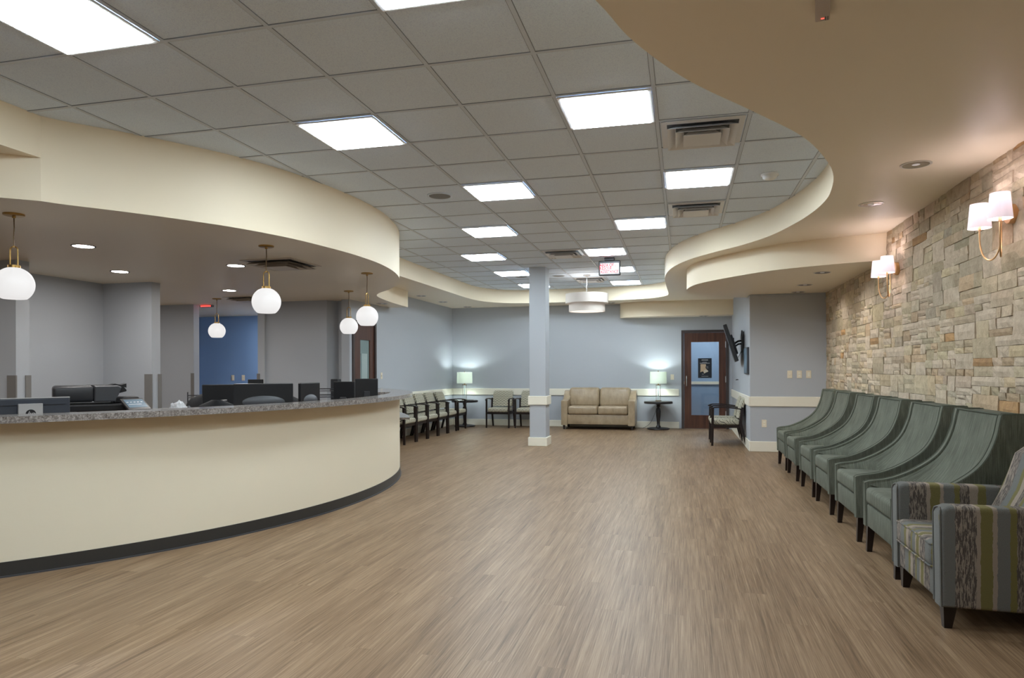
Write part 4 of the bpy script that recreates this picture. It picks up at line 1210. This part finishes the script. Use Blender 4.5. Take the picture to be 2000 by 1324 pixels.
dup(gc, (-3.29, 14.80, 0), 0, 'wave patterned guest chair half hidden by the column')
row = [(11.14, 'guest chair of the left wall row showing only its seat past the desk end'),
       (11.70, 'guest chair second in the left wall row, counting from the desk'),
       (12.26, 'guest chair third in the left wall row, counting from the desk'),
       (12.82, 'guest chair fourth in the left wall row, counting from the desk'),
       (13.39, 'guest chair fifth in the left wall row, next to last by the lamp'),
       (14.02, 'guest chair last in the left wall row, right beside the lamp table')]
for y, lb in row: dup(gc, (-4.83, y, 0), math.radians(90), lb)
dup(gc, (.71, 12.12, 0), math.radians(-90), 'wave patterned guest chair under the television, seen from the side, nearer one')
dup(gc, (.71, 12.71, 0), math.radians(-90), 'wave patterned guest chair under the television, behind its twin by the rear door')

# ---- green slipper-arm chairs (face -x)
def green_chair(label):
    c = thing('sloped_armchair', label, 'armchair', (0, 0, 0), 0, 'green sloped arm chairs along the stone wall')
    XF, XB = 1.22, 1.985      # world x of front and back; y local
    H = .325
    prof_top = spline([(1.222, .478), (1.26, .490), (1.34, .502), (1.42, .525), (1.535, .580), (1.648, .660), (1.718, .748), (1.765, .865), (1.786, .965), (1.795, 1.0)], 4)
    side = [(1.222, .18)] + prof_top + [(1.95, 1.0), (1.985, .72), (1.96, .18)]
    for s in (-1, 1):
        y0, y1 = (s * .365, s * .30) if s < 0 else (s * .30, s * .365)
        bm = bm_new(); add_side_prism(bm, side, y0, y1, .012, 3); obj('side_panel', bm, 'green', c, smooth=True)
        for yy in (s * .358, s * .307):
            bm = bm_new()
            cp_ = [(1.228, yy, .19)] + [(p[0] + .002, yy, p[1] - .001) for p in prof_top] + [(1.945, yy, .998)]
            add_tube(bm, cp_, .0062, 6); obj('piping', bm, 'green_pipe', c, smooth=True)
    # inner back: curved sheet with volume
    bm = bm_new()
    def resample(pts, n):
        d = [0.0]
        for a, b in zip(pts, pts[1:]): d.append(d[-1] + math.dist(a, b))
        out = []; k = 0
        for i in range(n + 1):
            t = d[-1] * i / n
            while k < len(d) - 2 and d[k + 1] < t: k += 1
            f = (t - d[k]) / max(1e-9, d[k + 1] - d[k]); out.append((pts[k][0] + (pts[k + 1][0] - pts[k][0]) * f, pts[k][1] + (pts[k + 1][1] - pts[k][1]) * f))
        return out
    inner = resample(spline([(1.54, .40), (1.60, .50), (1.68, .62), (1.735, .75), (1.772, .88), (1.80, .993)], 6), 18)
    arm = resample([(p[0] + .006, p[1] - .008) for p in prof_top], 18)
    ny = 28; G_ = []
    for j in range(ny + 1):
        y_ = -.303 + .606 * j / ny; t = abs(y_) / .303; b_ = t ** 5
        G_.append([bm.verts.new((p[0] + (q[0] - p[0]) * b_, y_, p[1] + (q[1] - p[1]) * b_)) for p, q in zip(inner, arm)])
    for a, b in zip(G_, G_[1:]):
        for i in range(18): bm.faces.new((a[i], a[i + 1], b[i + 1], b[i]))
    bk = [[bm.verts.new((x_, y_, z_)) for (x_, z_) in ((1.94, .998), (1.975, .72), (1.95, .30), (1.60, .30))] for y_ in (-.303, .303)]
    bm.faces.new([g[18] for g in G_] + [bk[1][0], bk[0][0]])
    for i in range(3): bm.faces.new((bk[0][i], bk[1][i], bk[1][i + 1], bk[0][i + 1]))
    bm.faces.new([g[0] for g in G_][::-1] + [bk[0][3], bk[1][3]])
    obj('backrest', bm, 'green', c, smooth=True)
    bm = bm_new(); add_tube(bm, [(1.80, -.34, .997), (1.80, .34, .997)], .0075, 6); obj('piping', bm, 'green_pipe', c, smooth=True)
    bm = bm_new(); add_box(bm, 1.232, -.300, .18, 1.90, .300, .335, .010, 2); obj('seat_base', bm, 'green', c, smooth=True)
    bm = bm_new(); add_box(bm, 1.220, -.297, .340, 1.70, .297, .452, .028, 4); cu = obj('seat_cushion', bm, 'green', c, smooth=True)
    for v in cu.data.vertices:
        if v.co.z > .43: v.co.z += .022 * (1 - (v.co.y / .3) ** 2) * (1 - ((v.co.x - 1.45) / .26) ** 2) if abs(v.co.x - 1.45) < .26 else 0
    for (x_, dx) in ((1.262, -.012), (1.90, .02)):
        for s in (-1, 1):
            bm = bm_new(); add_taper(bm, (x_ + dx, s * .325, 0), (.016, .016), (x_, s * .325, .185), (.024, .024)); obj('leg', bm, 'dwood', c)
    return c
gch = green_chair('sage green sloped armchair nearest the viewer, partly behind the striped chair')
ys = [4.92, 5.85, 6.81, 7.66, 8.66, 9.50]
glb = [None, 'sage green sloped armchair second from the striped chair', 'sage green sloped armchair third from the striped chair', 'sage green sloped armchair fourth from the striped chair',
       'sage green sloped armchair fifth from the striped chair', 'sage green sloped armchair farthest off, next to the blue wall']
gch.location = (0, ys[0], 0)
for y, lb in list(zip(ys, glb))[1:]: dup(gch, (0, y, 0), 0, lb)

# ---- striped club chair
sc_ = thing('striped_armchair', 'club armchair in olive, grey and cream stripes at the lower right', 'armchair', (0, 4.12, 0))
for s in (-1, 1):
    ye = s * .345
    side = [(1.205, .115)] + [(1.200, .56), (1.212, .592), (1.24, .605)] + [(1.95, .60), (1.96, .58), (1.96, .105)]
    y0, y1 = ye - .055, ye + .055
    bm = bm_new(); add_side_prism(bm, side, y0, y1, .022, 4); obj('arm', bm, 'stripe_x', sc_, smooth=True)
    bm = bm_new()
    add_tube(bm, [(1.205, y0 + .008, .125), (1.201, y0 + .008, .56), (1.205, y0 + .016, .583), (1.209, y0 + .034, .592), (1.211, ye, .595), (1.209, y1 - .034, .592), (1.205, y1 - .016, .583), (1.201, y1 - .008, .56), (1.205, y1 - .008, .125)], .005, 6)
    obj('welt', bm, 'stripe_x', sc_, smooth=True)
bm = bm_new(); add_box(bm, 1.212, -.29, .125, 1.90, .29, .275, .018, 3); obj('seat_base', bm, 'stripe_y', sc_, smooth=True)
bm = bm_new(); add_box(bm, 1.190, -.287, .272, 1.75, .287, .402, .035, 4); cu = obj('seat_cushion', bm, 'stripe_y', sc_, smooth=True)
for v in cu.data.vertices:
    if v.co.z > .37 and v.co.x < 1.72: v.co.z += .025 * (1 - (v.co.y / .29) ** 2)
bm = bm_new()
for z in (.283, .392): add_tube(bm, [(1.60, -.284, z), (1.21, -.284, z), (1.194, -.268, z), (1.190, 0, z + (.01 if z > .3 else 0)), (1.194, .268, z), (1.21, .284, z), (1.60, .284, z)], .005, 6)
obj('welt', bm, 'stripe_y', sc_, smooth=True)
bm = bm_new(); add_side_prism(bm, [(1.60, .35), (1.735, .62), (1.79, .80), (1.84, .84), (1.95, .83), (1.985, .78), (1.98, .11), (1.60, .11)], -.29, .29, .02, 3); obj('backrest', bm, 'stripe_y', sc_, smooth=True)
for (x_, dx) in ((1.262, -.01), (1.92, .02)):
    for s in (-1, 1):
        bm = bm_new(); add_taper(bm, (x_ + dx, s * .325 , 0), (.017, .017), (x_, s * .315, .125), (.032, .032)); obj('leg', bm, 'dwood', sc_)

# ---- loveseat
ls = thing('loveseat', 'beige leather two seat sofa against the back wall, right of the column', 'sofa', (-1.75, 14.83, 0))
X0 = -.775; X1 = .775; YF = -.34; YK = .33
bm = bm_new(); add_box(bm, X0 + .12, YF + .015, .11, X1 - .12, YK - .02, .315, .012, 2); obj('seat_base', bm, 'leather', ls, smooth=True)
for s in (-1, 1):
    a, b = (X0, X0 + .14) if s < 0 else (X1 - .14, X1)
    prof = [(YF, .09), (YF, .60), (YF + .02, .612), (YF + .28, .615), (YF + .36, .66), (YF + .46, .80), (YF + .52, .815), (YK, .815), (YK, .09)]
    bm = bm_new()
    A = [bm.verts.new((a, p[0], p[1])) for p in prof]; Bv = [bm.verts.new((b, p[0], p[1])) for p in prof]
    fa = bm.faces.new(A); fb = bm.faces.new(Bv[::-1])
    for i in range(len(prof)): bm.faces.new((A[i], Bv[i], Bv[(i + 1) % len(prof)], A[(i + 1) % len(prof)]))
    bmesh.ops.bevel(bm, geom=list(fa.edges) + list(fb.edges), offset=.012, segments=2, profile=.5, affect='EDGES', clamp_overlap=True)
    obj('arm', bm, 'leather', ls, smooth=True)
    cx0, cx1 = (X0 + .145, -.004) if s < 0 else (.004, X1 - .145)
    bm = bm_new(); add_box(bm, cx0, YF - .015, .318, cx1, .10, .49, .045, 4); cu = obj('seat_cushion', bm, 'leather', ls, smooth=True)
    for v in cu.data.vertices:
        if v.co.z > .44: v.co.z += .02 * (1 - ((v.co.x - (cx0 + cx1) / 2) / (cx1 - cx0) * 2) ** 2)
    bx0, bx1 = (X0 + .115, -.004) if s < 0 else (.004, X1 - .115)
    bm = bm_new(); add_box(bm, bx0, .0, .47, bx1, .22, .875, .06, 4); cu = obj('back_cushion', bm, 'leather', ls, smooth=True)
    for v in cu.data.vertices:
        v.co.y += (v.co.z - .47) * .18; 
        if v.co.y < .15: v.co.y -= .03 * math.sin((v.co.z - .47) / .405 * math.pi)
        u = (v.co.x - bx0) / (bx1 - bx0); v.co.z += .012 * math.sin(u * math.pi) if v.co.z > .8 else 0
bm = bm_new(); add_box(bm, X0 + .1, .18, .11, X1 - .1, YK, .80, .02, 2); obj('back_frame', bm, 'leather', ls, smooth=True)
for sx in (-1, 1):
    for yy in (YF + .05, YK - .05):
        bm = bm_new(); add_taper(bm, (sx * (X1 - .06), yy, 0), (.016, .016), (sx * (X1 - .06), yy, .115), (.03, .03)); obj('leg', bm, 'dwood', ls)

# ---- pedestal tables and lamps
def ped_table(label, loc):
    t_ = thing('pedestal_table', label, 'side table', loc, 0, 'dark round pedestal tables')
    bm = bm_new(); add_lathe(bm, [(0, .545), (.285, .545), (.297, .552), (.297, .585), (.290, .592), (0, .592)], n=48, cap=False); obj('table_top', bm, 'dwood2', t_, smooth=True)
    bm = bm_new(); add_lathe(bm, [(.02, .03), (.055, .045), (.045, .07), (.030, .09), (.033, .16), (.048, .30), (.052, .38), (.042, .44), (.028, .455), (.030, .47), (.044, .48), (.036, .50), (.05, .53), (.07, .545)], n=24, cap=False); obj('pedestal', bm, 'dwood2', t_, smooth=True)
    bm = bm_new(); add_lathe(bm, [(0, 0), (.225, 0), (.235, .012), (.23, .028), (.20, .036), (.10, .040), (0, .042)], n=48, cap=False); obj('base', bm, 'dwood2', t_, smooth=True)
    return t_
pt = ped_table('dark round pedestal table right of the loveseat', (-.51, 14.87, 0))
dup(pt, (-4.76, 14.76, 0), 0, 'dark round pedestal table in the rear left corner')
def table_lamp(label, loc):
    l = thing('table_lamp', label, 'table lamp', loc, 0, 'glass table lamps with white drum shades')
    bm = bm_new(); add_lathe(bm, [(0, 0), (.065, 0), (.065, .014), (.05, .02), (0, .02)], n=28, cap=False); obj('base', bm, 'bronze', l, smooth=True)
    for sx in (-1, 0, 1):
        bm = bm_new(); add_tube(bm, [(sx * .042, 0, .018), (sx * .042, 0, .345)], .006 if sx else .010, 10); obj('stem', bm, 'chrome' if sx else 'glasslamp', l, smooth=True)
    bm = bm_new(); add_box(bm, -.05, -.012, .335, .05, .012, .35); add_lathe(bm, [(.012, .35), (.016, .37), (.016, .40)], n=12); obj('socket', bm, 'bronze', l)
    bm = bm_new(); r = .175; add_lathe(bm, [(r, .375), (r - .004, .625), (r - .006, .625), (r - .002, .375), (r, .375)], n=40, cap=False); obj('lamp_shade', bm, 'shade_table', l, smooth=True)
    bm = bm_new(); add_tube(bm, [(-.17, 0, .617), (.17, 0, .617)], .002, 6); add_tube(bm, [(0, -.17, .617), (0, .17, .617)], .002, 6); add_lathe(bm, [(.004, .60), (.010, .632), (.008, .645), (0, .65)], n=12); obj('finial', bm, 'bronze', l)
    bm = bm_new(); add_lathe(bm, [(.012, .40), (.028, .44), (.028, .48), (0, .51)], n=16, cap=False); obj('bulb', bm, 'candim', l, smooth=True)
    point('bulb_light', l, (0, 0, .545), TABLE_W, (.86, .96, 1.0), .025)
    point('bulb_light', l, (0, 0, .42), TABLE_W * .25, (.86, .96, 1.0), .025)
    return l
tl_ = table_lamp('glass table lamp lit on the table right of the loveseat', (-.51, 14.90, .592))
dup(tl_, (-4.78, 14.82, .592), 0, 'glass table lamp lit in the rear left corner')
# lamp cord by the right table
bm = bm_new(); add_tube(bm, spline([(-.55, 15.19, .50), (-.60, 15.16, .30), (-.70, 15.12, .1), (-.84, 15.08, .006), (-.95, 15.1, .006)], 6), .004, 6)
o = obj('lamp_cord', bm, 'dgrey', None, smooth=True); tag(o, 'thin dark cord running to the floor beside the right pedestal table', 'cord')
# magazines on the corner table
for k, (dx, dy, rz, z) in enumerate([(-.13, -.14, .3, .592), (.16, -.10, -.4, .592), (.14, -.12, .1, .599)]):
    bm = bm_new(); add_box(bm, -.10, -.07, 0, .10, .07, .006)
    o = obj('magazine', bm, ('paper', 'silver', 'dgrey')[k], None, loc=(-4.76 + dx, 14.76 + dy, z)); o.rotation_euler = (0, 0, rz)
    tag(o, ('pale magazine on the corner table, left of the lamp', 'silver covered magazine under a dark one on the corner table', 'dark magazine on top of another on the corner table')[k], 'magazine')
